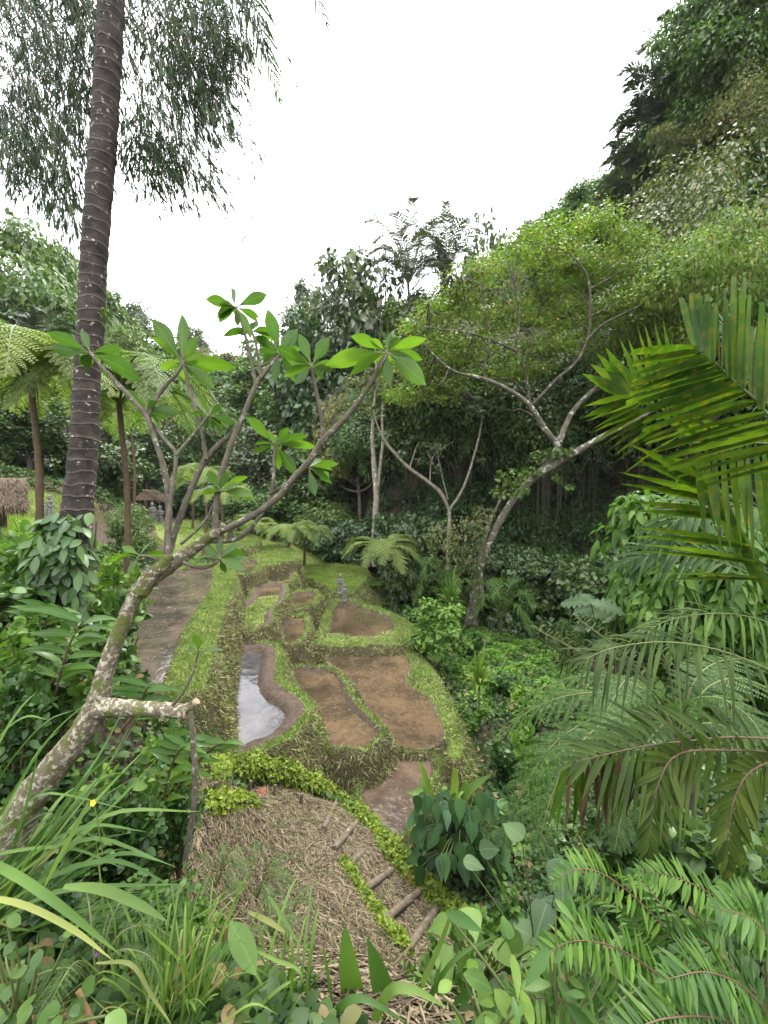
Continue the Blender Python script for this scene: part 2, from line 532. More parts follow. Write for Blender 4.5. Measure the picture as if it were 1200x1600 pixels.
def world():
    w = bpy.data.worlds.new('World'); SC.world = w
    w.use_nodes = True
    nt = w.node_tree; nt.nodes.clear(); L = nt.links
    out = nt.nodes.new('ShaderNodeOutputWorld')
    bg = nt.nodes.new('ShaderNodeBackground'); bg.inputs[1].default_value = SKY_STRENGTH
    sky = nt.nodes.new('ShaderNodeTexSky'); sky.sky_type = 'NISHITA'; sky.sun_disc = False
    sky.sun_elevation = SUN_EL; sky.sun_rotation = SUN_AZ
    sky.dust_density = 4.0; sky.air_density = 1.0
    # a closed layer of bright cloud over that sky, brighter towards the zenith as an overcast sky is
    tc = nt.nodes.new('ShaderNodeTexCoord')
    sep = nt.nodes.new('ShaderNodeSeparateXYZ'); L.new(tc.outputs['Generated'], sep.inputs[0])
    up = math_n(nt, 'MAXIMUM', sep.outputs[2], 0.0)
    g = math_n(nt, 'MULTIPLY', math_n(nt, 'ADD', math_n(nt, 'MULTIPLY', up, 1.3), .85), CLOUD)
    nz = N(nt, 'ShaderNodeTexNoise', Scale=2.6, Detail=5.0, Roughness=.55)
    mp = nt.nodes.new('ShaderNodeMapping'); mp.inputs['Scale'].default_value = (1, 1, 3.0)
    L.new(tc.outputs['Generated'], mp.inputs[0]); L.new(mp.outputs[0], nz.inputs['Vector'])
    cr = ramp(nt, [(.3, (.86, .9, .97)), (.6, (1, 1, 1))]); L.new(nz.outputs[0], cr.inputs[0])
    cm = nt.nodes.new('ShaderNodeVectorMath'); cm.operation = 'SCALE'
    L.new(cr.outputs[0], cm.inputs[0]); L.new(g, cm.inputs['Scale'])
    # below the horizon: dark wooded land
    below = math_n(nt, 'GREATER_THAN', sep.outputs[2], -.02)
    col = mixc(nt, .93, sky.outputs[0], cm.outputs[0])
    col = mixc(nt, below, (.3, .4, .2), col)
    L.new(col, bg.inputs[0]); L.new(bg.outputs[0], out.inputs[0])
# ------------------------------------------------------------------ light
SUN_EL, SUN_AZ = R(62), R(35)
SKY_STRENGTH, CLOUD = 0.1, 10.5
world()
sl = bpy.data.lights.new('sun', 'SUN'); sl.energy = 1.5; sl.angle = R(11); sl.color = (1, .96, .9)
so = bpy.data.objects.new('sun', sl); COL.objects.link(so)
sun_dir = Vector((math.sin(SUN_AZ) * math.cos(SUN_EL), math.cos(SUN_AZ) * math.cos(SUN_EL), math.sin(SUN_EL)))
so.rotation_euler = (-sun_dir).to_track_quat('-Z', 'Y').to_euler()
so.location = (0, 0, 60)
vs = SC.view_settings
vs.view_transform = 'Standard'; vs.look = 'None'; vs.exposure = 1.8; vs.gamma = 1.0
cy = SC.cycles
cy.max_bounces = 6; cy.diffuse_bounces = 2; cy.glossy_bounces = 2; cy.transmission_bounces = 4; cy.transparent_max_bounces = 4
cy.use_denoising = True
cy.sample_clamp_indirect = 6.0

# ------------------------------------------------------------------ the terraces, traced as pond outlines at their own water levels
# name: level, outline in photograph pixels, bund width, wall slope, water kind
TERR = [
 ('A', -5.64, [(567,1217),(590,1193),(621,1179),(645,1179),(667,1184),(672,1210),(662,1240),(640,1290),(605,1300),(575,1262)], .30, 4.0, 'silt'),
 ('B', -5.46, [(513,1022),(570,1021),(632,1019),(641,1035),(631,1060),(643,1077),(668,1095),(680,1117),(690,1142),(683,1160),(655,1168),(620,1160),(600,1140),(580,1112),(571,1090),(557,1068),(540,1052),(522,1040)], .16, 5.0, 'mud'),
 ('C', -5.10, [(460,1052),(500,1050),(520,1055),(530,1068),(538,1087),(551,1110),(573,1130),(588,1148),(575,1165),(545,1172),(520,1172),(507,1155),(495,1122),(478,1090)], .30, 4.5, 'mud'),
 ('D', -5.30, [(532,943),(545,943),(577,957),(606,968),(613,985),(627,997),(625,1006),(600,1008),(515,1008),(508,999),(518,983),(523,957)], .5, 2.0, 'mud'),
 ('E', -4.55, [(358,1027),(405,1022),(402,1073),(412,1090),(443,1112),(440,1130),(420,1147),(390,1160),(347,1173),(347,1137),(354,1113),(362,1090),(358,1053)], .72, 3.2, 'bright'),
 ('F', -3.30, [(255,897),(325,893),(325,925),(306,955),(282,995),(268,1025),(252,1068),(228,1090),(160,1092),(180,1030),(205,960),(232,915)], .95, 4.5, 'straw'),
 ('G', -4.20, [(368,979),(373,963),(390,948),(403,935),(408,922),(420,918),(436,918),(433,940),(413,960),(412,977),(392,985)], .42, 4.5, 'mud'),
 ('H', -3.55, [(350,884),(372,876),(397,878),(398,890),(380,899),(352,900)], .4, 4.5, 'mud'),
 ('I', -4.30, [(422,898),(450,897),(447,908),(427,913)], .5, 4.5, 'mud'),
 ('J', -4.80, [(460,932),(487,928),(489,940),(470,952),(459,950)], .4, 4.5, 'mud'),
 ('K', -4.85, [(441,990),(453,973),(471,966),(473,985),(465,1003),(447,1008)], .36, 4.5, 'mud'),
 ('L', -2.60, [(140,849),(175,837),(227,830),(231,838),(204,850),(163,860)], .4, 1.6, 'straw'),
 ('N', -5.40, [(634,1012),(662,1028),(692,1072),(714,1125),(722,1175),(702,1180),(700,1140),(688,1105),(672,1088),(652,1068),(644,1040)], .12, 2.0, None),
 ('O', -5.26, [(548,938),(600,952),(640,972),(664,998),(640,1012),(628,985),(612,963),(580,952)], .12, 2.0, None),
 ('P', -3.55, [(395,858),(440,852),(464,868),(430,881),(398,876)], .2, 4.5, None),
 ('Q', -3.0, [(325,836),(380,831),(402,846),(352,858)], .2, 4.0, None),
 ('M', -5.00, [(470,888),(500,882),(560,885),(573,897),(550,922),(533,928),(505,910),(470,899)], .2, 1.6, None),
]
def smooth_poly(name):
    lv, pp = next((t[1], t[2]) for t in TERR if t[0] == name)
    w = np.array([G(x, y, lv)[:2] for x, y in pp])
    return spline(w, len(pp) * 6, True)
POLY = {t[0]: smooth_poly(t[0]) for t in TERR}

def sdf(poly, X, Y):
    """signed distance to a closed polygon, negative inside"""
    d2 = np.full(X.shape, 1e18); ins = np.zeros(X.shape, bool)
    n = len(poly)
    for i in range(n):
        ax, ay = poly[i]; bx, by = poly[(i + 1) % n]
        ex, ey = bx - ax, by - ay
        wx, wy = X - ax, Y - ay
        t = np.clip((wx * ex + wy * ey) / (ex * ex + ey * ey + 1e-12), 0, 1)
        d2 = np.minimum(d2, (wx - ex * t) ** 2 + (wy - ey * t) ** 2)
        c = ((ay <= Y) & (by > Y)) | ((by <= Y) & (ay > Y))
        with np.errstate(divide='ignore', invalid='ignore'):
            xi = ax + (Y - ay) * ex / (ey if ey != 0 else 1e-12)
        ins ^= c & (X < xi)
    return np.where(ins, -1, 1) * np.sqrt(d2)

# ------------------------------------------------------------------ the lie of the land between them
CTRL = [P(*t) for t in [
 (600,1600,1.5),(200,1600,1.4),(1000,1600,1.7),(0,1300,2.4),(-300,1300,2.3),(-600,1700,1.5),(1500,1700,1.6),(1900,1400,2.0),
 (300,1400,3.3),(430,1350,4.7),(330,1225,6.3),(430,1232,6.7),(560,1300,6.1),(620,1380,5.6),(690,1452,5.05),(505,1440,4.25),(560,1420,4.75),(620,1540,3.7),(520,1290,6.1),(470,1260,6.4),
 (760,1450,5.2),(720,1375,6.3),(690,1330,7.0),(900,1500,3.0),(1100,1450,2.9),(1200,1500,2.3),(1000,1350,4.4),
 (715,1150,10.3),(790,1210,9.4),(710,1240,8.3),(690,1060,13.5),(780,1050,15),(740,1000,18.5),(850,1085,12.5),(830,1005,21),(1000,1080,14),(1100,1200,7.0),(950,1250,7.4),(1200,1250,5),(1350,1200,6),(820,1270,8.2),
 (900,985,24),(900,965,29.5),(1050,985,25),(1200,990,21),(820,965,30),(730,945,31),(730,955,26),(640,925,29),(590,915,29),(540,876,37),(1050,1000,19.5),(1200,1000,16.5),(1400,1000,15),(690,1000,20),
 (105,965,4.0),(0,1000,3.3),(-300,950,4),(160,1010,5.2),(195,945,9.2),(150,872,14),(80,838,12.5),(0,850,10),(160,790,23),(30,742,21),(-100,720,20),(0,690,42),(-500,700,20),(-600,900,8),
 (230,803,46),(300,832,33),(400,850,31),(450,835,40),(300,785,62),(150,750,52),(345,862,27),(440,868,30),(240,815,38),(190,868,17),(260,880,18.5),(560,850,52),
 (0,520,85),(-300,430,85),(130,560,100),(250,590,120),(350,610,130),(450,590,85),(560,560,68),(660,520,60),(-700,300,80),
 (-200,420,150),(100,540,160),(400,610,200),(700,610,120),
 (800,420,50),(950,330,44),(1100,200,38),(1200,150,35),(1500,100,35),(900,430,70),(1200,260,62),
]]
CTRL = np.array(CTRL)
extra = []
for t in TERR:
    c = POLY[t[0]].mean(0)
    extra.append([c[0], c[1], t[1] - .9])
CTRL = np.concatenate([CTRL, extra])
_S = 10.0
def _phi(r2):
    return np.sqrt(r2 + .16)
def _solve():
    n = len(CTRL); xy = CTRL[:, :2]
    A = np.zeros((n + 3, n + 3))
    A[:n, :n] = _phi(((xy[:, None] - xy[None]) ** 2).sum(-1)) - np.eye(n) * .02
    A[:n, n] = 1; A[:n, n + 1:] = xy / _S; A[n, :n] = 1; A[n + 1:, :n] = (xy / _S).T
    b = np.zeros(n + 3); b[:n] = CTRL[:, 2]
    return np.linalg.lstsq(A, b, rcond=None)[0]
_W = _solve()
def base_h(X, Y):
    X = np.asarray(X, float); Y = np.asarray(Y, float)
    out = np.full(X.shape, _W[-3]) + _W[-2] * X / _S + _W[-1] * Y / _S
    for (x, y, _), w in zip(CTRL, _W):
        out = out + w * _phi((X - x) ** 2 + (Y - y) ** 2)
    return np.clip(out, -9.5, 90)

def height(X, Y, zones=False):
    X = np.asarray(X, float); Y = np.asarray(Y, float)
    shp = X.shape; X = X.ravel(); Y = Y.ravel()
    b = base_h(X, Y)
    wob = .05 * np.sin(X * 3.1 + np.sin(Y * 2.3)) * np.sin(Y * 2.7 + 1.3 * np.sin(X * 1.9)) + .025 * np.sin(X * 7.3 + Y * 3.1) * np.sin(Y * 6.1 - X * 2.2) + .016 * np.sin(X * 17.3 + 3 * np.sin(Y * 5.1)) * np.sin(Y * 15.1 + 2 * np.sin(X * 6.7))
    best = np.full(X.shape, -99.0); inside = np.zeros(X.shape, bool)
    mud = np.zeros(X.shape); grass = np.zeros(X.shape)
    for nm, lv, pp, bw, sl, kind in TERR:
        poly = POLY[nm]
        lo, hi = poly.min(0) - 4, poly.max(0) + 4
        m = (X > lo[0]) & (X < hi[0]) & (Y > lo[1]) & (Y < hi[1])
        if not m.any():
            continue
        d = sdf(poly, X[m], Y[m])
        dn = d + wob[m] * .8
        lip = .14 if kind else .02
        f = np.where(d < 0, lv + (-.13 * np.clip(-d / .12, 0, 1) if kind else 0) + 0 * d,
            lv + lip * np.clip(dn / .13, 0, 1) + wob[m] * .6 - sl * np.maximum(0, dn - bw) - .25 * np.clip((dn - bw + .12) / .12, 0, 1))
        up = f > best[m]
        bi = best[m]; bi[up] = f[up]; best[m] = bi
        ii = inside[m]; ii[up] = d[up] < 0; inside[m] = ii
        mm = mud[m]
        rim = .36 if nm == 'E' else (.22 if nm in 'GI' else .03)
        mud_i = np.clip(1 - (d - rim) / .07, 0, 1) if kind else np.zeros(d.shape)
        mm[up] = mud_i[up]; mud[m] = mm
        gg = grass[m]; gg[up] = (1 - mud_i[up]); grass[m] = gg
    z = np.where(inside, best, np.maximum(b + wob * .8, best))
    if not zones:
        return z.reshape(shp)
    terr = best >= b + wob * .8
    terr |= inside
    return z.reshape(shp), terr.reshape(shp), np.where(terr, mud, 0).reshape(shp), np.where(terr, grass, 0).reshape(shp)

def H(x, y):
    return float(height(np.array([x]), np.array([y]))[0])

def ground_at(px, py, dmin=.8, dmax=150.0):
    """where the view ray through a pixel first meets the ground"""
    d = np.geomspace(dmin, dmax, 500)
    v = P(px, py, 1.0)
    pts = v[None] * d[:, None]
    h = height(pts[:, 0], pts[:, 1])
    k = np.argmax(pts[:, 2] < h)
    a, b = d[max(k - 1, 0)], d[k]
    dd = np.linspace(a, b, 60); q = v[None] * dd[:, None]
    hh = height(q[:, 0], q[:, 1]); j = np.argmax(q[:, 2] <= hh)
    return np.array([q[j, 0], q[j, 1], hh[j]])

def in_poly(poly, x, y):
    return sdf(poly, np.asarray(x, float), np.asarray(y, float)) < 0

# zone outlines in pixels on the sloping ground (dry straw and lush grass)
def drape(pp, d0=.8):
    return np.array([ground_at(x, y, d0)[:2] for x, y in pp])
STRAW = drape([(300,1240),(330,1222),(420,1228),(520,1262),(600,1330),(660,1400),(745,1480),(730,1560),(620,1640),(480,1560),(350,1480),(300,1390),(285,1300)])
LAWN = drape([(0,850),(0,760),(165,800),(205,830),(150,868),(90,850)])
LAWN2 = drape([(240,815),(300,800),(420,845),(560,870),(585,900),(540,935),(470,905),(390,868),(330,872),(240,850)])
COVER = drape([(690,1000),(745,990),(830,1012),(880,1060),(860,1110),(800,1120),(740,1090),(700,1060)])

def axis(lo, hi, step, far, g):
    a = list(np.arange(lo, hi, step))
    s = step
    x = a[-1]; R_ = []
    while x < far:
        s *= g; x += s; R_.append(x)
    s = step; x = lo; L_ = []
    while x > -far:
        s *= g; x -= s; L_.append(x)
    return np.array(L_[::-1] + a + R_)
def build_ground():
    xs = axis(-7.5, 6.5, .085, 320, 1.07)
    ys = axis(2.2, 27, .085, 420, 1.07)
    ys = ys[ys > -30]
    X, Y = np.meshgrid(xs, ys)
    Z, terr, mud, grass = height(X, Y, True)
    nx, ny = len(xs), len(ys)
    i = np.arange(ny - 1)[:, None] * nx; j = np.arange(nx - 1)[None]
    f = np.stack([i + j, i + j + 1, i + nx + j + 1, i + nx + j], -1).reshape(-1, 4)
    mb = MB().add(np.stack([X, Y, Z], -1).reshape(-1, 3), f)
    straw = in_poly(STRAW, X, Y) & ~terr
    lawn = (in_poly(LAWN, X, Y) | in_poly(LAWN2, X, Y)) & ~terr
    cover = in_poly(COVER, X, Y) & ~terr
    g = np.where(lawn | cover, 1.0, grass)
    MATG = ground_mat()
    o = mb.build('ground', MATG)
    o['kind'] = 'structure'
    ca = o.data.color_attributes.new('zone', 'FLOAT_COLOR', 'POINT')
    ca.data.foreach_set('color', np.stack([mud, straw * 1.0, g, np.ones_like(g)], -1).astype(np.float32).ravel())
    return o
ground = build_ground()

WATER = {
 'mud': water_mat('muddy_water', (.05, .034, .02), (.10, .07, .042), .05, 9.0, ior=1.5, bump=.22, spec=.7, rmix=.02, bscale=5.0),
 'silt': water_mat('silty_water', (.05, .034, .025), (.09, .066, .048), .03, 4.0, bump=.3, spec=.7, bscale=6.0),
 'bright': water_mat('still_water', (.045, .040, .042), (.075, .068, .071), .03, 6.0, ior=1.38, bump=.08, spec=.5, bscale=4.0),
 'straw': water_mat('shallow_water', (.04, .031, .026), (.085, .066, .054), .05, 4.0, ior=1.45, bump=.09, bscale=5.0, spec=.5),
}
for nm, lv, pp, bw, sl, kind in TERR:
    if not kind:
        continue
    q = POLY[nm]
    c = q.mean(0)
    q2 = c + (q - c) * (1 + .10 / np.maximum(np.linalg.norm(q - c, axis=1), .1))[:, None]
    mb = MB()
    n = len(q2)
    v = np.concatenate([np.c_[q2, np.full(n, lv)], [[c[0], c[1], lv]]])
    # ear-clipped by bmesh so that outlines that bend inwards stay filled
    import bmesh
    bm = bmesh.new()
    bm.faces.new([bm.verts.new(p) for p in v[:-1]])
    bmesh.ops.triangulate(bm, faces=bm.faces[:])
    me = bpy.data.meshes.new('pond_water'); bm.to_mesh(me); bm.free()
    me.materials.append(WATER[kind])
    o = link('pond_water', me); o['kind'] = 'structure'
# ------------------------------------------------------------------ foliage and bark materials
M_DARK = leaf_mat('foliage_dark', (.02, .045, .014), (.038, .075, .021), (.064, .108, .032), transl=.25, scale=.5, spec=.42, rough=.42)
M_MID = leaf_mat('foliage_mid', (.036, .072, .016), (.066, .12, .026), (.10, .165, .04), transl=.3, scale=.4, spec=.36, rough=.44)
M_LIGHT = leaf_mat('foliage_light', (.042, .082, .02), (.07, .12, .032), (.11, .16, .05), transl=.32, scale=.4, spec=.3)
M_LIME = leaf_mat('foliage_lime', (.062, .11, .018), (.10, .16, .027), (.145, .205, .042), rare=(.2, .15, .05), transl=.42, scale=.5)
M_GREY = leaf_mat('foliage_grey', (.045, .07, .032), (.075, .105, .048), (.12, .15, .08), rare=(.12, .10, .07), transl=.25, scale=.6, spec=.42, rough=.42)
M_OLIVE = leaf_mat('foliage_olive', (.06, .075, .026), (.095, .11, .04), (.13, .14, .055), rare=(.2, .14, .08), transl=.35, scale=.6)
M_CREEP = leaf_mat('creeper_leaves', (.035, .07, .028), (.06, .11, .04), (.10, .16, .06), transl=.28, scale=.35, rough=.5, spec=.2)
M_FERN = leaf_mat('fern_leaves', (.024, .066, .012), (.04, .095, .016), (.068, .135, .026), transl=.4, scale=1.0)
M_FERN2 = leaf_mat('tree_fern_leaves', (.09, .145, .036), (.125, .185, .048), (.17, .23, .07), transl=.4, scale=1.0)
M_PALM_GLARE = leaf_mat('palm_leaves_glare', (.03, .042, .032), (.05, .066, .05), (.08, .1, .08), transl=.2, rough=.42, spec=.35)  # grey-blue paleness of the glare over the ridge palms put into the leaf colour
M_PALM = leaf_mat('palm_leaves', (.018, .046, .010), (.032, .07, .014), (.055, .10, .02), transl=.3, rough=.55, spec=.15)
M_BARKG = bark_mat('pale_bark', (.10, .085, .065), (.26, .23, .18), lichen=(.42, .42, .36), moss=(.07, .09, .025), scale=4.0, lich_scale=5.0)
M_BARKP = bark_mat('patchy_pale_bark', (.04, .034, .025), (.15, .13, .10), lichen=(.32, .31, .26), moss=(.06, .075, .022), scale=2.6, lich_scale=3.2, lich_th=.56, moss_th=.55)
M_BARKL = bark_mat('limb_bark', (.035, .028, .02), (.11, .092, .068), lichen=(.2, .19, .16), scale=4.0, lich_scale=4.0)
M_BARKD = bark_mat('dark_bark', (.03, .024, .018), (.09, .075, .058), moss=(.05, .065, .02), scale=5.0)
M_BARKT = bark_mat('tan_bark', (.13, .09, .06), (.24, .18, .12), scale=8.0, rings=5.0)
M_STALK = plain_mat('green_stalk', (.10, .13, .04), (.06, .07, .025), rough=.5)
M_BROWNSTALK = plain_mat('brown_stalk', (.10, .065, .035), (.05, .032, .02), rough=.6)

def blob(mb, c, rad, n, L, W, tpl=DIAMOND, flat=.35, droop=.0, lo=.55, updir=.35, jl=.3, dirv=None, top_only=False):
    """leaves in the outer layers of a lump, faces turned outwards and up, tips out and down"""
    c = np.asarray(c, float); rad = np.broadcast_to(np.asarray(rad, float), (3,))
    u = rand_unit(n)
    if top_only:
        u[:, 2] = np.abs(u[:, 2]) * 1.0 - .15
        u = unit(u)
    r = (lo + (1.05 - lo) * rng.random(n) ** .6)
    p = c + u * rad * r[:, None]
    nrm = u * .8 + np.array([0, 0, updir + .3]) + rng.normal(size=(n, 3)) * flat
    d = u * np.array([1, 1, .3]) + np.array([0, 0, -.25]) + rng.normal(size=(n, 3)) * .55
    if dirv is not None:
        d = d + np.asarray(dirv)
    nrm = unit(nrm); d = d - nrm * (d * nrm).sum(1, keepdims=True) * .8
    s = 1 + rng.normal(size=n) * jl
    leaves(mb, p, d, nrm, L * np.clip(s, .4, 1.8), W * np.clip(s, .4, 1.8), tpl, droop)

def lumpy(mb, c, rad, n_sub, n_leaf, L, W, sub=.42, **kw):
    """a crown lump made of smaller uneven lumps, with gaps between them"""
    c = np.asarray(c, float); rad = np.broadcast_to(np.asarray(rad, float), (3,))
    for k in range(n_sub):
        u = rand_unit(1)[0]
        q = c + u * rad * (.35 + .65 * rng.random() ** .5)
        s = sub * (.6 + .8 * rng.random())
        blob(mb, q, rad * np.array([s, s, s * .75]), int(n_leaf * (.5 + rng.random())), L, W, **kw)

def clump_field(mb, pts, nrm, rad, n, L, W, droop=.15, **kw):
    for p, q in zip(pts, nrm):
        r = rad * (.6 + .8 * rng.random())
        blob(mb, p + q * r * .3, (r, r, r * .75), int(n * (.6 + .8 * rng.random())), L, W, dirv=q * .5 + np.array([0, 0, -.3]), droop=droop, **kw)

# ------------------------------------------------------------------ the cliff with its overhanging brow
FOOT = np.array([P(*t)[:2] for t in [(430,860,60),(500,875,48),(560,890,39),(640,925,33),(730,955,31.5),(820,985,30.5),(900,985,29.5),(1050,1000,25.5),(1200,1000,22),(1400,1000,19.5),(1700,1000,15)]])
PROFILE = np.array([(.8, -10), (.2, -7), (-.8, -4.5), (-2.2, -1.5), (-2.6, 1.2), (-1.2, 3.0), (.7, 4.4), (1.4, 6.0), (.6, 8.2), (-1.8, 11.0), (-6.0, 14.0), (-12, 17.0)])
def cliff_point(s, v):
    """s along the foot 0..1, v up the profile 0..1 -> point and outward direction (arrays)"""
    s = np.asarray(s, float); v = np.asarray(v, float)
    f = spline(FOOT, 200); pr = spline(PROFILE, 120)
    t = np.gradient(f, axis=0); nr = unit(np.stack([t[:, 1], -t[:, 0]], 1))
    fi = s * 199; i0 = np.minimum(fi.astype(int), 198); fr = (fi - i0)[..., None]
    b = f[i0] * (1 - fr) + f[i0 + 1] * fr; n = nr[i0]
    vi = v * 119; j0 = np.minimum(vi.astype(int), 118); fv = (vi - j0)[..., None]
    q = pr[j0] * (1 - fv) + pr[j0 + 1] * fv
    w = .7 * np.sin(s * 43 + 2 * np.sin(v * 9)) * np.sin(v * 11 + 1.0) + .35 * np.sin(s * 120 + v * 17)
    zz = q[..., 1] + .8 * np.sin(s * 21)
    # lower brow towards the valley head
    k = np.clip((.42 - s) / .4, 0, 1)
    off = q[..., 0] * (1 - .2 * k) + w
    p = np.concatenate([b + n * off[..., None], zz[..., None]], -1)
    dq = pr[np.minimum(j0 + 1, 119)] - pr[j0]
    out = unit(np.concatenate([n * dq[..., 1:2], -dq[..., 0:1]], -1))
    return p, out
def build_cliff():
    ns, nv = 260, 90
    S, V = np.meshgrid(np.linspace(0, 1, ns), np.linspace(0, 1, nv))
    p, _ = cliff_point(S, V)
    p = p + (rng.normal(size=p.shape) * .10)
    i = np.arange(nv - 1)[:, None] * ns; j = np.arange(ns - 1)[None]
    f = np.stack([i + j, i + j + 1, i + ns + j + 1, i + ns + j], -1).reshape(-1, 4)
    m = bark_mat('cliff_rock', (.022, .017, .012), (.07, .055, .036), moss=(.02, .03, .012), scale=1.6, bump=1.0, moss_th=.5)
    o = MB().add(p.reshape(-1, 3), f).build('cliff', m)
    o['kind'] = 'structure'
build_cliff()

def stuff(o, label=None):
    o['kind'] = 'stuff'
    return o

# creepers and shrubs that hang over the brow
def cliff_greens():
    mb = MB()
    n = 520
    s = .2 + .75 * rng.random(n); v = .56 + .26 * rng.random(n)
    p, o = cliff_point(s, v)
    clump_field(mb, p, o, 1.15, 330, .22, .07, flat=.45)
    # hanging fringes below the brow
    s = .22 + .7 * rng.random(220); v = .5 + .08 * rng.random(220)
    p, o = cliff_point(s, v)
    for q, w in zip(p, o):
        k = int(20 + rng.random() * 50); ln = .6 + 2.0 * rng.random() ** 2
        b = q + w * .3 + rng.normal(size=(k, 3)) * .22 - np.array([0, 0, 1]) * (rng.random(k) * ln)[:, None]
        leaves(mb, b, rng.normal(size=(k, 3)) * .5 + np.array([0, 0, -1]) + w * .4, w + rng.normal(size=(k, 3)) * .4, .26, .07, DIAMOND)
    stuff(mb.build('cliff_creeper', M_CREEP))
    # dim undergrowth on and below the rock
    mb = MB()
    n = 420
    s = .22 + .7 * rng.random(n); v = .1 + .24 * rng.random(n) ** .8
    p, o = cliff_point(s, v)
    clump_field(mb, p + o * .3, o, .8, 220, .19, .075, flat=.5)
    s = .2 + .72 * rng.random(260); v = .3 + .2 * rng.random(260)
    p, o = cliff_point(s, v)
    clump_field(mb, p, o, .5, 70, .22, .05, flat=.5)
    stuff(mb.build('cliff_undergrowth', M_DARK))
cliff_greens()
def cliff_roots():
    mb = MB()
    for k in range(150):
        s = .3 + .62 * rng.random()
        p, o = cliff_point(np.array([s]), np.array([.5 + .06 * rng.random()])); p, o = p[0], o[0]
        ln = 1.5 + 5 * rng.random()
        q = [p + o * .2 + np.array([rng.normal() * .1 * t, rng.normal() * .1 * t, -ln * t]) for t in (0, .35, .7, 1)]
        tube(mb, q, [.025, .02, .012], sides=4, n=7, cap=False)
    stuff(mb.build('hanging_roots', M_BARKD))
cliff_roots()

# woods on the slopes: the mass between the single trees
def hill_wood(name, pts, rad, n, L, W, mat, **kw):
    mb = MB()
    for (x, y), r in zip(pts, rad):
        z = H(x, y)
        lumpy(mb, (x, y, z + r * .55), (r, r, r * .8), 7, n, L, W, sub=.5, **kw)
    return stuff(mb.build(name, mat))
def pix_pts(n, box, dr):
    x0, y0, x1, y1 = box; out = []
    for _ in range(n):
        d = dr[0] + (dr[1] - dr[0]) * rng.random()
        q = P(x0 + (x1 - x0) * rng.random(), 800, d)
        out.append((q[0], q[1]))
    return out
far = pix_pts(150, (-200, 0, 620, 0), (78, 190))
hill_wood('far_wood', far, [3.5 + 3.5 * rng.random() for _ in far], 210, .8, .32, M_MID, flat=.5)
mid_ = pix_pts(75, (170, 0, 640, 0), (52, 78))
hill_wood('slope_wood', mid_, [2.2 + 2.2 * rng.random() for _ in mid_], 200, .55, .2, M_GREY, flat=.5)
rp_ = []
for _ in range(240):
    px = 620 + 800 * rng.random(); 
    dmin = np.interp(px, [620, 800, 950, 1100, 1400], [46, 40, 37, 32, 27])
    d = dmin + (10 + 22 * rng.random()) * rng.random() + 2
    q = P(px, 800, d); rp_.append((q[0], q[1]))
for _ in range(70):
    px = 640 + 330 * rng.random(); q = P(px, 800, np.interp(px, [640, 800, 970], [43, 38, 35]) + 9 * rng.random()); rp_.insert(0, (q[0], q[1]))
hill_wood('steep_wood', rp_[:200], [1.3 + 1.5 * rng.random() for _ in rp_[:200]], 260, .28, .095, M_MID, flat=.45)
hill_wood('steep_shrubs', rp_[200:], [1.2 + 1.3 * rng.random() for _ in rp_[200:]], 260, .27, .095, M_CREEP, flat=.45)

# ------------------------------------------------------------------ trees
def make_tree(name, h, w, seed, leaf, mat, bark, n_lumps=16, n_leaf=420, L=.5, W=.19, trunk=.03, crown_lo=.35, sub=.5, lean=.05, flatten=.8, n_sub=3, limbs=9, **kw):
    """trunk, limbs and a lumpy crown; h tall, w wide; returns the parts' meshes on an Empty"""
    global rng
    keep = rng; rng = np.random.default_rng(seed)
    root = thing(name, (0, 0, 0), 'tree', 'tree')
    mt, mc = MB(), MB()
    top = np.array([rng.normal() * lean * h, rng.normal() * lean * h, h * .8])
    tp = tube(mt, [(0, 0, -.6), (rng.normal() * .01 * h, rng.normal() * .01 * h, h * .25), top * .6 + np.array([rng.normal(), rng.normal(), 0]) * .02 * h, top], [trunk * h, trunk * h * .7, trunk * h * .45, trunk * h * .12], n=20, sides=7, rough=.06)
    cen = []
    for k in range(n_lumps):
        a = 2.4 * k + rng.random(); f = (k + .5) / n_lumps
        zz = crown_lo + (1 - crown_lo) * (.12 + .75 * f)
        rad = w * .5 * math.sin(math.pi * min(.97, .18 + .75 * (f ** 1.0))) ** .6 * (.35 + .55 * rng.random())
        c = np.array([math.cos(a) * rad, math.sin(a) * rad, zz * h]) + np.array([top[0], top[1], 0]) * zz
        cen.append(c)
    r = w * .5 * sub
    for k, c in enumerate(cen):
        rr = r * (.65 + .6 * rng.random())
        lumpy(mc, c, (rr, rr, rr * flatten), n_sub, n_leaf // n_sub, L, W, sub=.62, **kw)
        if k < limbs * 2 and k % 2 == 0 or k < limbs:
            z0 = min(c[2] * .7, h * .7); b = tp[np.argmin(np.abs(tp[:, 2] - z0))]
            m = (b + c) / 2 + np.array([0, 0, -.04 * h])
            tube(mt, [b, m, c], [trunk * h * .3, trunk * h * .2, trunk * h * .06], n=8, sides=5)
    mt.build('trunk', bark, root); mc.build('crown', mat, root)
    rng = keep
    root['w'] = float(w); root['h'] = float(h)
    return root

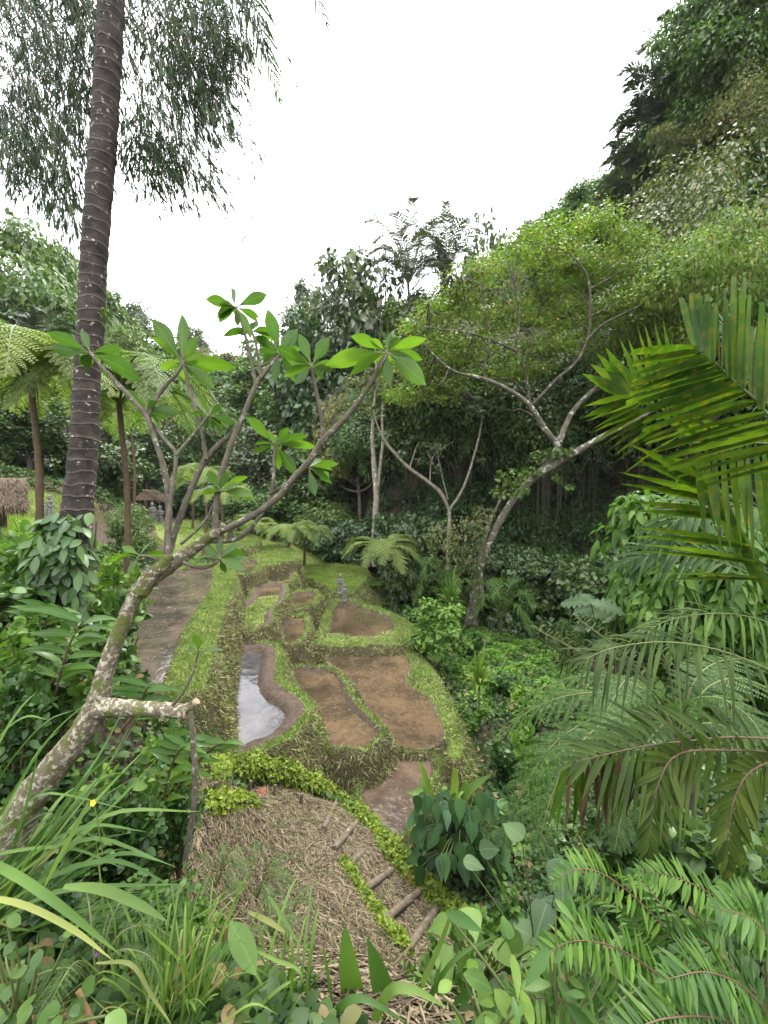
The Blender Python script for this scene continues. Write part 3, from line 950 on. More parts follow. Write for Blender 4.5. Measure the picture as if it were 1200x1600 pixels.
_used = {}
def plant_tree(proto, px, top, d, wpx, label, cat='tree', group=None, name=None, lift=0.0, rz=None):
    """a copy of proto whose crown shows at column px, topped at row top, wpx wide, d metres off"""
    q = P(px, top, d)
    z = H(q[0], q[1]) - .3 + lift
    hh = max(q[2] - z, 2.0); ww = wpx / F * d
    s = ww / proto['w']; sz = hh / proto['h']
    rz = rng.random() * 6.28 if rz is None else rz
    if proto.name not in _used:
        _used[proto.name] = True
        proto.location = (q[0], q[1], z); proto.rotation_euler = (0, 0, rz); proto.scale = (s, s, sz)
        o = proto; o['label'] = label
        if group: o['group'] = group
    else:
        o = dup(proto, (q[0], q[1], z), rz, s, label, group, sz)
        if group is None and 'group' in o: del o['group']
    o['category'] = cat
    return o
T_BROAD = make_tree('broadleaf_tree', 10, 8, 21, 0, M_MID, M_BARKD, n_lumps=20, n_leaf=480, L=.42, W=.16)
T_DARK = make_tree('dark_tree', 12, 8, 22, 0, M_DARK, M_BARKD, n_lumps=22, n_leaf=480, L=.4, W=.15, crown_lo=.3, n_sub=4)
T_PALE = make_tree('feathery_tree', 10, 8, 23, 0, M_LIGHT, M_BARKG, n_lumps=24, n_leaf=480, L=.36, W=.10, crown_lo=.25, n_sub=4, droop=.3)
T_GREY = make_tree('tall_tree', 14, 10, 24, 0, M_GREY, M_BARKG, n_lumps=26, n_leaf=380, L=.42, W=.14, crown_lo=.2, n_sub=4, sub=.36, lean=.02)
T_OLIVE = make_tree('spreading_tree', 9, 10, 25, 0, M_OLIVE, M_BARKG, n_lumps=22, n_leaf=380, L=.3, W=.09, crown_lo=.4, n_sub=4, sub=.4)
T_HUGE = make_tree('hillside_tree', 18, 14, 28, 0, M_MID, M_BARKD, n_lumps=34, n_leaf=1500, L=.30, W=.10, crown_lo=.35, n_sub=7, sub=.36, limbs=16, trunk=.022)
T_VINED = make_tree('vine_hung_tree', 16, 14, 29, 0, M_GREY, M_BARKD, n_lumps=34, n_leaf=1600, L=.24, W=.085, crown_lo=.1, n_sub=8, sub=.38, limbs=10, trunk=.02)
T_LEAN = make_tree('leaning_tree', 12, 10, 30, 0, M_OLIVE, M_BARKD, n_lumps=26, n_leaf=1200, L=.17, W=.05, crown_lo=.45, n_sub=7, sub=.34, flatten=.5, limbs=14, trunk=.022)
T_CANOPY = make_tree('canopy_tree', 12, 12, 27, 0, M_LIME, M_BARKD, n_lumps=30, n_leaf=1100, L=.15, W=.05, crown_lo=.72, n_sub=5, sub=.36, flatten=.45, limbs=10)
T_SPARSE = make_tree('sparse_tree', 9, 6, 26, 0, M_GREY, M_BARKG, n_lumps=12, n_leaf=130, L=.34, W=.13, crown_lo=.35, n_sub=4, sub=.36, limbs=12)

# skyline and slope trees, from the far left round to the right
for a in [
 (T_PALE, 10, 352, 48, 190, 'pale feathery tree at the left edge of the skyline, behind the coconut trunk'),
 (T_DARK, 98, 384, 58, 90, 'dark glossy tree on the skyline just left of the coconut trunk'),
 (T_PALE, 48, 450, 44, 170, 'light green feathery tree below the skyline, left of the coconut trunk'),
 (T_BROAD, -10, 505, 38, 150, 'rounded green tree low on the left slope above the thatched roof'),
 (T_DARK, 40, 620, 24, 120, 'dark bushy tree behind the slender trunk of the left tree fern'),
 (T_BROAD, 175, 468, 90, 75, 'small crown on the skyline just right of the coconut trunk'),
 (T_GREY, 214, 470, 105, 60, 'greyish crown on the far ridge right of the coconut trunk'),
 (T_PALE, 188, 515, 70, 95, 'light green tree below the far ridge, right of the coconut trunk'),
 (T_GREY, 300, 508, 125, 62, 'hazy tree topping the far ridge behind the frangipani leaves'),
 (T_BROAD, 262, 545, 95, 90, 'round green tree on the far slope behind the left frangipani rosette'),
 (T_OLIVE, 345, 548, 95, 90, 'olive tree on the far slope under the gap in the skyline'),
 (T_OLIVE, 250, 610, 62, 130, 'dull olive tree on the slope behind the left frangipani fork'),
 (T_BROAD, 420, 575, 66, 110, 'mid green tree on the slope behind the frangipani crown'),
 (T_PALE, 330, 640, 56, 105, 'light green tree above the pavilion, seen through the frangipani branches'),
 (T_DARK, 225, 660, 50, 90, 'dark tree rising right behind the pavilion'),
 (T_GREY, 405, 660, 50, 120, 'silvery tree on the lower slope behind the middle frangipani branch'),
 (T_DARK, 480, 700, 44, 120, 'dark tree at the foot of the slope beyond the grassy field'),
 (T_GREY, 548, 383, 52, 185, 'tall loose-crowned tree standing highest on the middle skyline'),
 (T_GREY, 478, 432, 58, 90, 'shorter loose-crowned tree left of the tallest skyline tree'),
 (T_DARK, 500, 505, 50, 140, 'dark tree beneath the tallest skyline tree'),
 (T_GREY, 662, 452, 48, 130, 'loose greyish crown hiding the stems of the two skyline palms'),
 (T_BROAD, 600, 470, 50, 110, 'green tree under the two skyline palms'),
 (T_OLIVE, 560, 610, 42, 170, 'dry olive tree behind the right frangipani branch'),
 (T_GREY, 650, 600, 40, 120, 'greyish tree on the slope behind the two bare Y-shaped stems'),
 (T_BROAD, 470, 610, 52, 120, 'leafy green tree on the slope behind the longest frangipani branch'),
 (T_SPARSE, 745, 328, 42, 78, 'thin see-through tree on the skyline left of the great umbrella crown'),
 (T_BROAD, 880, 340, 40, 130, 'green tree on the steep slope just behind the great umbrella crown'),
 (T_CANOPY, 1125, 372, 21, 300, 'bright lime tree canopy behind the tall palm leaf at the right'),
 (T_VINED, 1110, 262, 27, 300, 'silvery bushy tree halfway up the right-hand hillside'),
 (T_LEAN, 1110, 145, 30, 210, 'olive tree leaning out below the top right corner tree'),
 (T_HUGE, 1160, -40, 31, 230, 'big broad-leaved tree filling the top right corner'),
 (T_DARK, 1085, 70, 36, 70, 'dark tree on the ridge beside the highest ridge palm'),
 (T_HUGE, 1190, 190, 29, 130, 'dark shady tree hung with vines at the right edge of the hillside'),
]:
    plant_tree(*a)

# ------------------------------------------------------------------ the great umbrella tree
def great_tree():
    base = P(738, 968, 23.0); base[2] = H(base[0], base[1])
    root = thing('umbrella_tree', base, 'great spreading umbrella tree with pale mossy limbs in front of the shaded cliff', 'tree')
    b0 = base
    D = 22.0
    def pp(lst, d0=D, d1=None):
        d1 = d0 if d1 is None else d1
        n = len(lst)
        return np.array([P(x, y, d0 + (d1 - d0) * k / max(1, n - 1)) for k, (x, y) in enumerate(lst)]) - b0
    mt = MB()
    tube(mt, pp([(735,985),(742,930),(756,870),(778,820),(803,780),(835,745),(862,722),(873,694)], 23, 22), [.38, .24, .21, .19, .19, .19, .22, .18], sides=10, rough=.07)
    tube(mt, pp([(752,930),(752,870),(766,815),(788,770)], 22.7), [.16, .14, .1, .06], sides=7, rough=.1)
    limbs = [
     ([(840,742),(900,706),(940,683),(985,660),(1040,630)], 22, 20, [.26, .22, .2, .16, .1]),
     ([(872,696),(850,668),(828,634),(800,612),(757,592),(710,580),(672,548),(652,515)], 22, 20, [.22, .2, .18, .14, .12, .08, .05, .03]),
     ([(828,634),(824,600),(817,570),(806,545),(810,510),(811,475),(800,430)], 22, 21, [.14, .13, .12, .1, .1, .08, .04]),
     ([(830,632),(836,628),(870,592),(900,566),(918,530),(922,500),(920,440),(902,408),(880,390)], 22, 20.5, [.15, .15, .14, .13, .12, .11, .08, .06, .03]),
     ([(918,530),(945,505),(990,483),(1030,458),(1080,430)], 21, 19, [.11, .09, .08, .06, .03]),
     ([(922,495),(950,480),(985,460),(1010,440)], 21, 22, [.08, .06, .05, .03]),
     ([(920,452),(960,430),(1000,405),(1030,385)], 21, 22, [.06, .05, .04, .02]),
     ([(873,692),(888,655),(905,630),(935,602),(965,572),(1010,540),(1060,515)], 22, 24, [.22, .19, .17, .15, .1, .07, .04]),
     ([(806,548),(770,532),(730,520),(690,515),(655,508)], 21.5, 19.5, [.1, .08, .07, .05, .03]),
     ([(757,592),(756,570),(764,540),(762,500),(750,455)], 21, 20, [.08, .07, .06, .05, .03]),
     ([(757,592),(800,595),(822,615)], 22.5, 22, [.1, .09, .1]),
     ([(836,600),(842,560),(862,520),(900,480),(940,430),(970,390)], 22.5, 25, [.08, .07, .06, .05, .04, .02]),
     ([(817,575),(830,520),(850,470),(862,420),(850,370)], 22.5, 25, [.07, .06, .05, .04, .02]),
     ([(811,490),(780,462),(740,440),(705,430)], 21, 22, [.06, .05, .04, .02]),
     ([(700,578),(690,600),(672,598)], 20.5, 20, [.05, .03, .02]),
     ([(690,515),(672,480),(665,450)], 20, 20, [.04, .03, .02]),
     ([(922,480),(900,455),(870,440)], 21, 20, [.05, .04, .02]),
     ([(840,655),(815,640),(790,640),(740,625)], 22, 24, [.08, .06, .05, .02]),
    ]
    anchor = []
    ml_ = MB()
    for k, (lst, d0, d1, rad) in enumerate(limbs):
        anchor.append(tube(mt if k in (0, 1, 7) else ml_, pp(lst, d0, d1), np.array(rad) * (.8 if k in (0, 1, 7) else .62), sides=7, rough=.06)[2:])
    anchor = np.concatenate(anchor)
    mc, mw = MB(), MB()
    top = lambda x: np.interp(x, [620, 660, 700, 760, 840, 930, 1000, 1060, 1110], [520, 465, 425, 378, 338, 310, 345, 372, 400])
    for k in range(360):
        px = 622 + 460 * rng.random()
        t = top(px)
        f = rng.random() ** 1.15
        py = t + 16 + (np.interp(px, [620, 700, 850, 1000, 1110], [90, 190, 235, 220, 110])) * f
        d = 22.2 + abs(rng.normal()) * 2.2 - (2.6 * rng.random() if rng.random() < .3 else 0)
        c = P(px, py, d) - b0
        r = .5 + .45 * rng.random()
        blob(mc, c, (r * 1.5, r * 1.5, r * .5), int(130 * (.5 + rng.random())), .17, .05, flat=.5, lo=.1, updir=.8, droop=.1)
        a = anchor[np.argmin(((anchor - c) ** 2).sum(1) + rng.random(len(anchor)) * 1.5)]
        m = (a + c) / 2 + rng.normal(size=3) * .25
        tube(mw, [a, m, c], [.032, .022, .01], n=6, sides=4, cap=False)
        for _ in range(2):
            e = c + rng.normal(size=3) * np.array([r, r, r * .4])
            tube(mw, [c + (a - c) * .2, (c + e) / 2 + rng.normal(size=3) * .08, e], [.016, .01, .006], n=5, sides=3, cap=False)
    mt.build('trunk', M_BARKP, root); ml_.build('limbs', M_BARKL, root); mw.build('twigs', M_BARKD, root); mc.build('crown', M_LIME, root)
    # leafy suckers on the crotch and lower trunk
    ms = MB()
    for px, py, r, n in [(868,706,.5,120),(845,712,.5,120),(885,708,.35,80),(800,745,.8,150),(782,770,.5,90),(830,738,.4,90),(812,765,.5,100),(870,748,.3,40),(890,760,.25,30)]:
        blob(ms, P(px, py, 21.4) - b0, (r, r * .8, r * .55), n, .19, .08, flat=.5)
    ms.build('sucker_leaves', M_LIGHT, root)
    mv = MB()
    for px, py, r, n in [(715,835,1.5,420),(735,870,1.2,330),(700,870,1.1,300),(745,820,.8,220),(690,840,.9,250),(725,905,.9,200),(712,930,.7,140),(755,800,.6,150)]:
        blob(mv, P(px, py, 22.0) - b0, (r, r, r * .7), n, .17, .05, flat=.5, droop=.3)
    mv.build('vine_foliage', M_OLIVE, root)
great_tree()
# ------------------------------------------------------------------ foreground: coconut trunk, frangipani, bamboo
def pix(lst, d0, d1=None, origin=None):
    d1 = d0 if d1 is None else d1
    n = len(lst)
    q = np.array([P(t[0], t[1], t[2] if len(t) > 2 else d0 + (d1 - d0) * k / max(1, n - 1)) for k, t in enumerate(lst)])
    return q if origin is None else q - np.asarray(origin)

def ribbon(mb, pts, width, up=(0, 0, 1), prof=(.45, .8, 1, 1, .95, .8, .5, .05), n=14, fold=.22, mat=0):
    """one long strap leaf along pts"""
    p = spline(np.asarray(pts, float), n); t = unit(np.gradient(p, axis=0))
    s = unit(np.cross(t, np.asarray(up, float) + rng.normal(size=3) * .1)); nn = np.cross(s, t)
    w = np.interp(np.linspace(0, 1, n), np.linspace(0, 1, len(prof)), prof) * width
    v = np.stack([p - s * w[:, None] + nn * (w * fold)[:, None], p, p + s * w[:, None] + nn * (w * fold)[:, None]], 1).reshape(-1, 3)
    u = np.linspace(0, 1, n)
    uv = np.stack([np.stack([u, u * 0], 1), np.stack([u, u * 0 + .5], 1), np.stack([u, u * 0 + 1], 1)], 1).reshape(-1, 2)
    f = []
    for i in range(n - 1):
        a = 3 * i
        f += [(a, a + 1, a + 4, a + 3), (a + 1, a + 2, a + 5, a + 4)]
    mb.add(v, f, uv, mat)

M_COCO = bark_mat('coconut_bark', (.012, .010, .0085), (.058, .046, .038), lichen=(.23, .21, .185), rings=8.5, scale=9.0, lich_scale=20.0, lich_th=.625, bump=.9)
M_FRANGI = bark_mat('frangipani_bark', (.045, .036, .024), (.15, .125, .085), lichen=(.27, .25, .19), moss=(.07, .08, .02), scale=24.0, lich_scale=40.0, lich_th=.52, moss_th=.5, bump=.9)
M_FRANGI2 = bark_mat('frangipani_twig_bark', (.04, .034, .024), (.11, .098, .072), lichen=(.2, .19, .155), moss=(.07, .075, .025), scale=16.0, lich_scale=24.0, lich_th=.6, moss_th=.62, bump=.7)
M_FLEAF = leaf_mat('frangipani_leaves', (.032, .075, .015), (.046, .10, .02), (.07, .135, .028), transl=.5, scale=3.0, rough=.42, spec=.3, vein=.2, tcol=(1.6, 1.7, .5))
M_BAMBOO = leaf_mat('bamboo_leaves', (.012, .032, .012), (.022, .05, .017), (.04, .075, .024), rare=(.10, .075, .03), transl=.22, scale=.8)
M_CULM = bark_mat('bamboo_culm', (.10, .12, .04), (.17, .17, .06), scale=3.0, rings=2.5, rough=.5)
M_GLOSS = leaf_mat('glossy_leaves', (.024, .058, .014), (.042, .09, .02), (.075, .135, .032), transl=.25, rough=.4, spec=.35, scale=3.0, vein=.25)
M_WOODCUT = plain_mat('cut_wood', (.30, .24, .16), (.12, .09, .06))

def coconut():
    cl = [(106,985),(110,940),(116,880),(121,800),(131,700),(136,600),(144,480),(147,400),(155,300),(163,200),(169,100),(175,0),(181,-110),(190,-250),(200,-420)]
    w = [50,48,50,52,48,45,47,46,47,47,46,45,44,43,42]
    base = P(106, 985, 4.0); base[2] = H(base[0], base[1]) - .1
    root = thing('coconut_palm', base, 'tall ringed coconut palm trunk with white lichen flecks rising at the left', 'palm tree')
    p = pix(cl, 4.0, 4.3, base); p[0, 2] = min(p[0, 2], 0)
    mt = MB()
    rad = np.array(w) / 2 / F * 4.1 * .8
    # rings: the stem swells a little at every old leaf scar
    n = 240
    q = spline(p, n); r = np.interp(np.linspace(0, 1, n), np.linspace(0, 1, len(rad)), rad)
    r = r * (1 + .025 * np.sign(np.sin(np.arange(n) * .78 + 2 * np.sin(np.arange(n) * .11))) + rng.normal(size=n) * .012)
    tube(mt, q, r, n=n, sides=18, rough=.012, smooth_path=False)
    mt.build('trunk', M_COCO, root)
    top = p[-1]
    mf = MB()
    for k in range(14):
        a = k * 2.4; el = .9 - 1.3 * (k / 14)
        d = np.array([math.cos(a), math.sin(a), 0])
        frond(mf, [top, top + d * .8 + np.array([0, 0, el]), top + d * 1.9 + np.array([0, 0, el * 1.1]), top + d * 2.9 + np.array([0, 0, el - 1.0])], 34, .6, .02, LANCE_S, droop=.5, rach=.02)
    mf.build('fronds', [M_PALM, M_STALK], root)
    # a tuft of epiphyte where the bark has split
    me = MB()
    for k in range(16):
        b = P(163, 497, 3.85) - base; d = unit(np.array([.5 + rng.random(), -.6, 1.0 * rng.normal()]))
        leaves(me, b[None] + rng.normal(size=(1, 3)) * .02, d, (0, 0, 1), .1 + .09 * rng.random(), .012, LANCE, .7)
    for k in range(5):
        b = P(166, 415 + k * 25, 3.85) - base
        ribbon(me, [b, b + np.array([.02, -.03, -.15]), b + np.array([rng.normal() * .03, 0, -.4])], .004)
    me.build('epiphyte', M_LIGHT, root)
coconut()

def trunk_vine():
    base = P(110, 985, 3.9); base[2] = H(base[0], base[1])
    root = thing('climbing_vine', base, 'dark leafy vine climbing the foot of the coconut trunk', 'vine')
    ml, ms = MB(), MB()
    for k in range(9):
        a0 = 3.4 + 2.6 * rng.random()
        pts = []
        for t in np.linspace(0, 1, 8):
            py = 985 - t * (100 + 90 * rng.random()); cx = np.interp(py, [800, 880, 985], [121, 116, 106])
            c = P(cx, py, 4.0) - base; a = a0 + t * 1.0
            pts.append(c + np.array([math.cos(a), math.sin(a), 0]) * .16)
        tube(ms, pts, [.012, .008], sides=5)
    n = 380
    py = 800 + 185 * rng.random(n); cx = np.interp(py, [800, 880, 985], [119, 108, 98])
    a = 2.6 + 3.4 * rng.random(n)
    c = np.array([P(x, y, 4.0) for x, y in zip(cx, py)]) - base
    rr = .2 + .16 * rng.random(n) * (py > 830)
    o = np.stack([np.cos(a), np.sin(a), a * 0], 1)
    leaves(ml, c + o * rr[:, None], o * .4 + np.array([0, 0, -.7]) + rng.normal(size=(n, 3)) * .5, o + np.array([0, 0, .7]) + rng.normal(size=(n, 3)) * .35, .12 + .06 * rng.random(n), .03 + .012 * rng.random(n), OVAL, .2)
    ms.build('stem', M_BARKD, root); ml.build('leaves', M_GLOSS, root)
trunk_vine()

def frangipani():
    base = P(8, 1350, 2.25); base[2] = min(base[2], H(base[0], base[1]) )
    root = thing('frangipani_tree', base, 'leaning frangipani tree with mossy pale trunk and rosettes of paddle-shaped leaves', 'tree')
    q = lambda lst, d0, d1=None: pix(lst, d0, d1, base)
    k = 2.3 / F / 2
    mt = MB()
    tube(mt, q([(-5,1400),(8,1340),(30,1275),(80,1205),(125,1148),(152,1098),(166,1045),(188,985),(214,928),(244,898),(290,866),(330,838),(352,822)], 2.2, 2.4), np.array([80,70,60,50,44,38,30,27,27,34,25,21,20]) * .84 * k, n=70, sides=14, rough=.045)
    tube(mt, q([(222,925),(240,895),(256,882),(262,872)], 2.3), np.array([24,22,18,13]) * k, sides=10, rough=.05)
    for x, y, s in [(152,1100,26),(262,872,14),(335,835,14),(225,918,19)]:      # collars and knobs
        tube(mt, q([(x - s * .4, y + s * .3), (x, y), (x + s * .3, y - s * .4)], 2.3), np.array([s * .8, s * 1.15, s * .7]) * k, n=8, sides=9, rough=.06)
    mt.build('trunk', M_FRANGI, root)
    ms = MB()
    tube(ms, q([(150,1108),(180,1106),(225,1108),(270,1110),(292,1113)], 2.28, 2.2), np.array([34,27,23,22,21]) * k, n=24, sides=12, rough=.04)
    tube(ms, q([(284,1110),(298,1104),(306,1097)], 2.2), np.array([16,13,10]) * k, sides=8, rough=.05)
    st = ms.build('broken_branch', M_FRANGI, root)
    mc = MB()
    for pts, r in [([(290,1113),(293,1113)], 19), ([(305,1098),(308,1095)], 11)]:
        tube(mc, q(pts, 2.2), np.array([r, r * .95]) * k, sides=10)
    mc.build('cut_end', M_WOODCUT, st)
    mb = MB()
    B = [
     ([(260,880),(262,840),(264,790),(257,735),(243,690),(232,655),(205,622),(175,590),(148,560),(141,551)], 2.35, 2.5, [20,18,17,16,15,14,13,11,10,10]),
     ([(231,656),(240,630),(256,606),(275,585),(284,572)], 2.45, 2.5, [14,12,11,10,10]),
     ([(263,868),(263,820),(268,770),(275,712),(258,688),(236,660)], 2.3, 2.45, [16,13,12,11,10,9]),
     ([(275,712),(290,693),(308,672),(325,650)], 2.32, 2.4, [10,8,8,7]),
     ([(264,862),(273,833),(297,768),(320,720),(345,692),(368,672),(384,640),(397,606),(408,590)], 2.4, 2.6, [22,18,17,17,15,14,13,13,13]),
     ([(322,718),(318,690),(312,660),(300,620),(291,585),(283,560)], 2.45, 2.5, [12,11,10,10,9,9]),
     ([(336,832),(337,800),(343,752),(362,692),(380,650),(400,602),(415,580),(437,555)], 2.35, 2.45, [20,17,16,16,15,15,12,10]),
     ([(400,602),(393,565),(386,535),(377,503),(369,482)], 2.42, 2.45, [12,10,9,8,8]),
     ([(408,590),(404,560),(398,530),(393,518)], 2.42, 2.45, [9,8,7,7]),
     ([(408,572),(420,566),(432,558)], 2.44, 2.46, [7,7,6]),
     ([(340,832),(367,820),(400,802),(433,778),(458,748),(482,722),(503,690),(533,660),(562,625),(588,582),(604,553)], 2.35, 2.2, [22,19,18,18,18,17,18,16,14,12,11]),
     ([(505,688),(503,660),(497,625),(491,595),(487,574)], 2.27, 2.2, [11,10,10,10,10]),
     ([(333,845),(352,846),(375,840),(400,815),(420,783),(428,745),(428,715),(430,697)], 2.38, 2.5, [14,13,12,11,11,10,9,9]),
     ([(422,772),(440,761),(458,754)], 2.45, 2.35, [8,7,7]),
     ([(288,880),(305,886),(325,886),(341,877)], 2.3, 2.2, [10,9,9,8]),
     ([(282,850),(300,835),(322,812),(332,790)], 2.3, 2.3, [9,8,7,5]),
     ([(255,878),(235,870),(218,868)], 2.3, 2.25, [9,8,6]),
     ([(270,1102),(287,1080),(302,1050),(310,1020)], 2.2, 2.15, [9,7,6,5]),
     ([(470,738),(478,733)], 2.3, 2.28, [6,5]),
     ([(342,760),(344,768)], 2.3, 2.28, [6,5]),
    ]
    for lst, d0, d1, w in B:
        tube(mb, q(lst, d0, d1), np.array(w) * k * .58, sides=9, rough=.05)
    mb.build('branches', M_FRANGI2, root)
    RO = [
     ((142,553), 2.5, [(75,513),(73,534),(126,512),(190,539),(222,582),(132,576),(168,588)], 2),
     ((284,566), 2.5, [(234,520),(236,490),(284,488),(318,548),(366,566),(334,600),(300,584),(246,572),(308,520)], 5),
     ((229,642), 2.46, [(188,602),(242,622),(252,662),(214,620)], 1),
     ((327,650), 2.4, [(312,614),(346,628),(366,655),(350,676),(318,672),(335,672)], 2),
     ((369,480), 2.45, [(320,461),(361,448),(418,452),(345,470),(392,520),(404,492),(372,510)], 3),
     ((393,518), 2.46, [(357,512),(372,518),(402,498)], 2),
     ((437,552), 2.45, [(418,478),(398,522),(467,506),(476,572),(410,566),(428,592),(460,592),(450,520),(404,545)], 5),
     ((487,572), 2.2, [(517,518),(430,536),(468,520),(522,575),(460,598),(505,590)], 3),
     ((604,550), 2.2, [(544,516),(542,580),(612,519),(662,524),(665,556),(671,596),(608,602),(508,560),(590,590),(576,524),(655,568)], 3),
     ((430,695), 2.5, [(386,647),(450,666),(478,676),(492,692),(392,706),(436,728),(466,742),(420,672)], 3),
     ((482,730), 2.28, [(526,720),(520,752),(492,770),(505,735)], 1),
     ((343,873), 2.2, [(308,866),(344,843),(372,846),(384,886),(352,892),(322,852)], 2),
     ((345,768), 2.28, [(324,732),(356,734),(312,758),(398,768),(372,752)], 2),
     ((310,1018), 2.15, [(308,985),(352,1012),(290,1012)], 0),
     ((218,868), 2.25, [(190,850),(200,895)], 1),
     ((305,1145), 2.2, [(268,1140)], 0),
    ]
    for (cx, cy), d, tips, extra in RO:
        extra = extra + 4 if extra else 0
        c = P(cx, cy, d) - base
        ml = MB()
        for x, y in tips:
            t = P(x, y, d + rng.normal() * .05) - base
            v = t - c; L = np.linalg.norm(v)
            leaves(ml, c[None] + v * .06, v, np.array([.1 * rng.normal(), .8 * (1 if cy < 760 else -.7), .6]) + rng.normal(size=3) * .22, L * (.86 + .16 * rng.random()), L * .135 + .004, OBOVATE, .12)
            tube(ml, [c, c + v * .25], [.004, .003], sides=4, n=3, mat=1, cap=False)
        for _ in range(extra):
            v = rand_unit(1)[0]; v[2] = abs(v[2]) * .4; v[1] = abs(v[1])
            L = .13 + .08 * rng.random()
            leaves(ml, c[None], v, np.array([0, .4, .8]) + rng.normal(size=3) * .3, L, L * .155, OBOVATE, .3)
        ml.build('leaf_rosette', [M_FLEAF, M_STALK], root)
frangipani()

def prop_stick():
    base = P(290, 1345, 2.2)
    o = MB()
    pts = pix([(298,1112,2.17),(301,1150,2.17),(305,1205,2.18),(303,1260,2.19),(295,1310,2.2),(289,1350,2.2)], 2.2, None, base)
    tube(o, pts, np.array([7,8,9,9,8,8]) * 2.2 / F / 2, sides=9, rough=.06, n=30)
    m = o.build('propping_stick', M_FRANGI2, None); m.location = base
    tag(m, 'rough upright stick leaning against the cut end of the frangipani branch', 'stick')
prop_stick()

def bamboo():
    base = P(-420, 900, 6.0); base[2] = H(base[0], base[1]) - .2
    root = thing('bamboo_clump', base, 'bamboo with fine drooping leaves hanging over the top left corner', 'bamboo')
    mc, ml, mt = MB(), MB(), MB()
    C = [pix([(-420,900,6),(-440,300,6),(-400,-300,6),(-200,-620,5.8),(60,-560,5.4),(230,-260,5.0),(300,-60,4.9)], 6, None, base),
         pix([(-430,900,6.2),(-460,200,6.3),(-420,-250,6.2),(-300,-420,6),(-120,-320,5.6),(-20,-60,5.2)], 6, None, base),
         pix([(-400,900,5.8),(-380,200,5.5),(-300,-350,5.2),(-60,-560,5),(140,-380,4.9),(170,-120,4.9)], 6, None, base)]
    cs = []
    for c in C:
        cs.append(tube(mc, c, [.05, .045, .04, .03, .02, .008], sides=8, n=60))
        mc.build('culm', M_CULM, root); mc = MB()
    T = [[(200,-40),(262,110),(330,235),(378,348)], [(215,40),(275,190),(300,262),(336,282)], [(250,-60),(330,50),(350,120),(332,210)],
         [(300,-80),(370,-5),(388,30),(400,60)], [(200,120),(232,215),(250,270),(262,318)], [(205,170),(240,230),(285,290),(300,310)],
         [(190,-30),(225,60),(260,150),(318,190)], [(250,-30),(300,90),(350,130),(362,105)], [(330,-60),(350,30),(365,75),(372,110)],
         [(195,60),(215,140),(222,200),(204,262)], [(240,20),(285,110),(310,160),(345,205)], [(270,-50),(290,30),(300,90),(330,150)],
         [(200,200),(230,240),(262,255),(290,285)], [(210,-60),(240,40),(235,120),(250,190)],[(310,-60),(330,20),(345,70),(330,120)],
         [(-90,20),(20,140),(70,230),(66,335)], [(-40,-60),(50,80),(105,170),(128,240)], [(-60,160),(20,210),(60,260),(72,330)],
         [(20,-60),(80,40),(115,110),(138,190)], [(-70,90),(0,200),(30,250),(30,300)], [(60,-70),(105,0),(130,50),(150,120)],
         [(-60,-40),(0,60),(40,130),(95,215)], [(-80,220),(-20,250),(20,270),(10,288)], [(70,180),(100,260),(110,320),(118,372)],
         [(30,120),(80,200),(100,250),(130,300)], [(-30,0),(20,50),(50,100),(60,170)], [(100,-60),(125,30),(142,90),(140,150)], [(-60,60),(-10,130),(10,180),(50,215)],
         [(0,-60),(30,0),(70,50),(90,110)], [(90,60),(110,130),(120,170),(140,230)]]
    T2 = []
    for t in T:
        T2.append(t)
        for _ in range(3):
            a = rng.normal(size=2) * 22
            sc = .6 + .35 * rng.random()
            T2.append([(x * 1.0 + a[0], t[0][1] + (y - t[0][1]) * sc + a[1]) for x, y in t])
    for t in T2:
        d = 4.4 + 1.4 * rng.random()
        p = pix([(x, y, d) for x, y in t], d, None, base)
        q = tube(mt, p, [.007, .005, .003, .0015], n=28, sides=3, cap=False)
        tt = unit(np.gradient(q, axis=0))
        n = 46
        i = (5 + 23 * rng.random(n) ** .9).astype(int).clip(0, 27)
        off = rng.normal(size=(n, 3)) * np.array([.13, .16, .10])
        tip = q[i] + off
        fan = tt[i] * .7 + np.array([0, 0, -.8]) + off * 2.2
        for k in range(5):
            dd = fan + rng.normal(size=(n, 3)) * .24
            keep = rng.random(n) < .85
            leaves(ml, tip[keep] + rng.normal(size=(keep.sum(), 3)) * .012, dd[keep], rng.normal(size=(keep.sum(), 3)) + np.array([0, -.3, .5]), .12 + .11 * rng.random(keep.sum()), .0068, DIAMOND, .1)
    # the dense upper mass above the frame's edge
    for k in range(60):
        c = P(-60 + 420 * rng.random(), -160 + 190 * rng.random(), 4.6 + 1.4 * rng.random()) - base
        m = 120
        pp_ = c + rng.normal(size=(m, 3)) * np.array([.3, .3, .2])
        leaves(ml, pp_, np.array([.2, 0, -.75]) + rng.normal(size=(m, 3)) * .45, rng.normal(size=(m, 3)) + np.array([0, 0, .5]), .1 + .08 * rng.random(m), .008, DIAMOND, .1)
    mt.build('twigs', M_CULM, root); ml.build('leaves', M_BAMBOO, root)
bamboo()

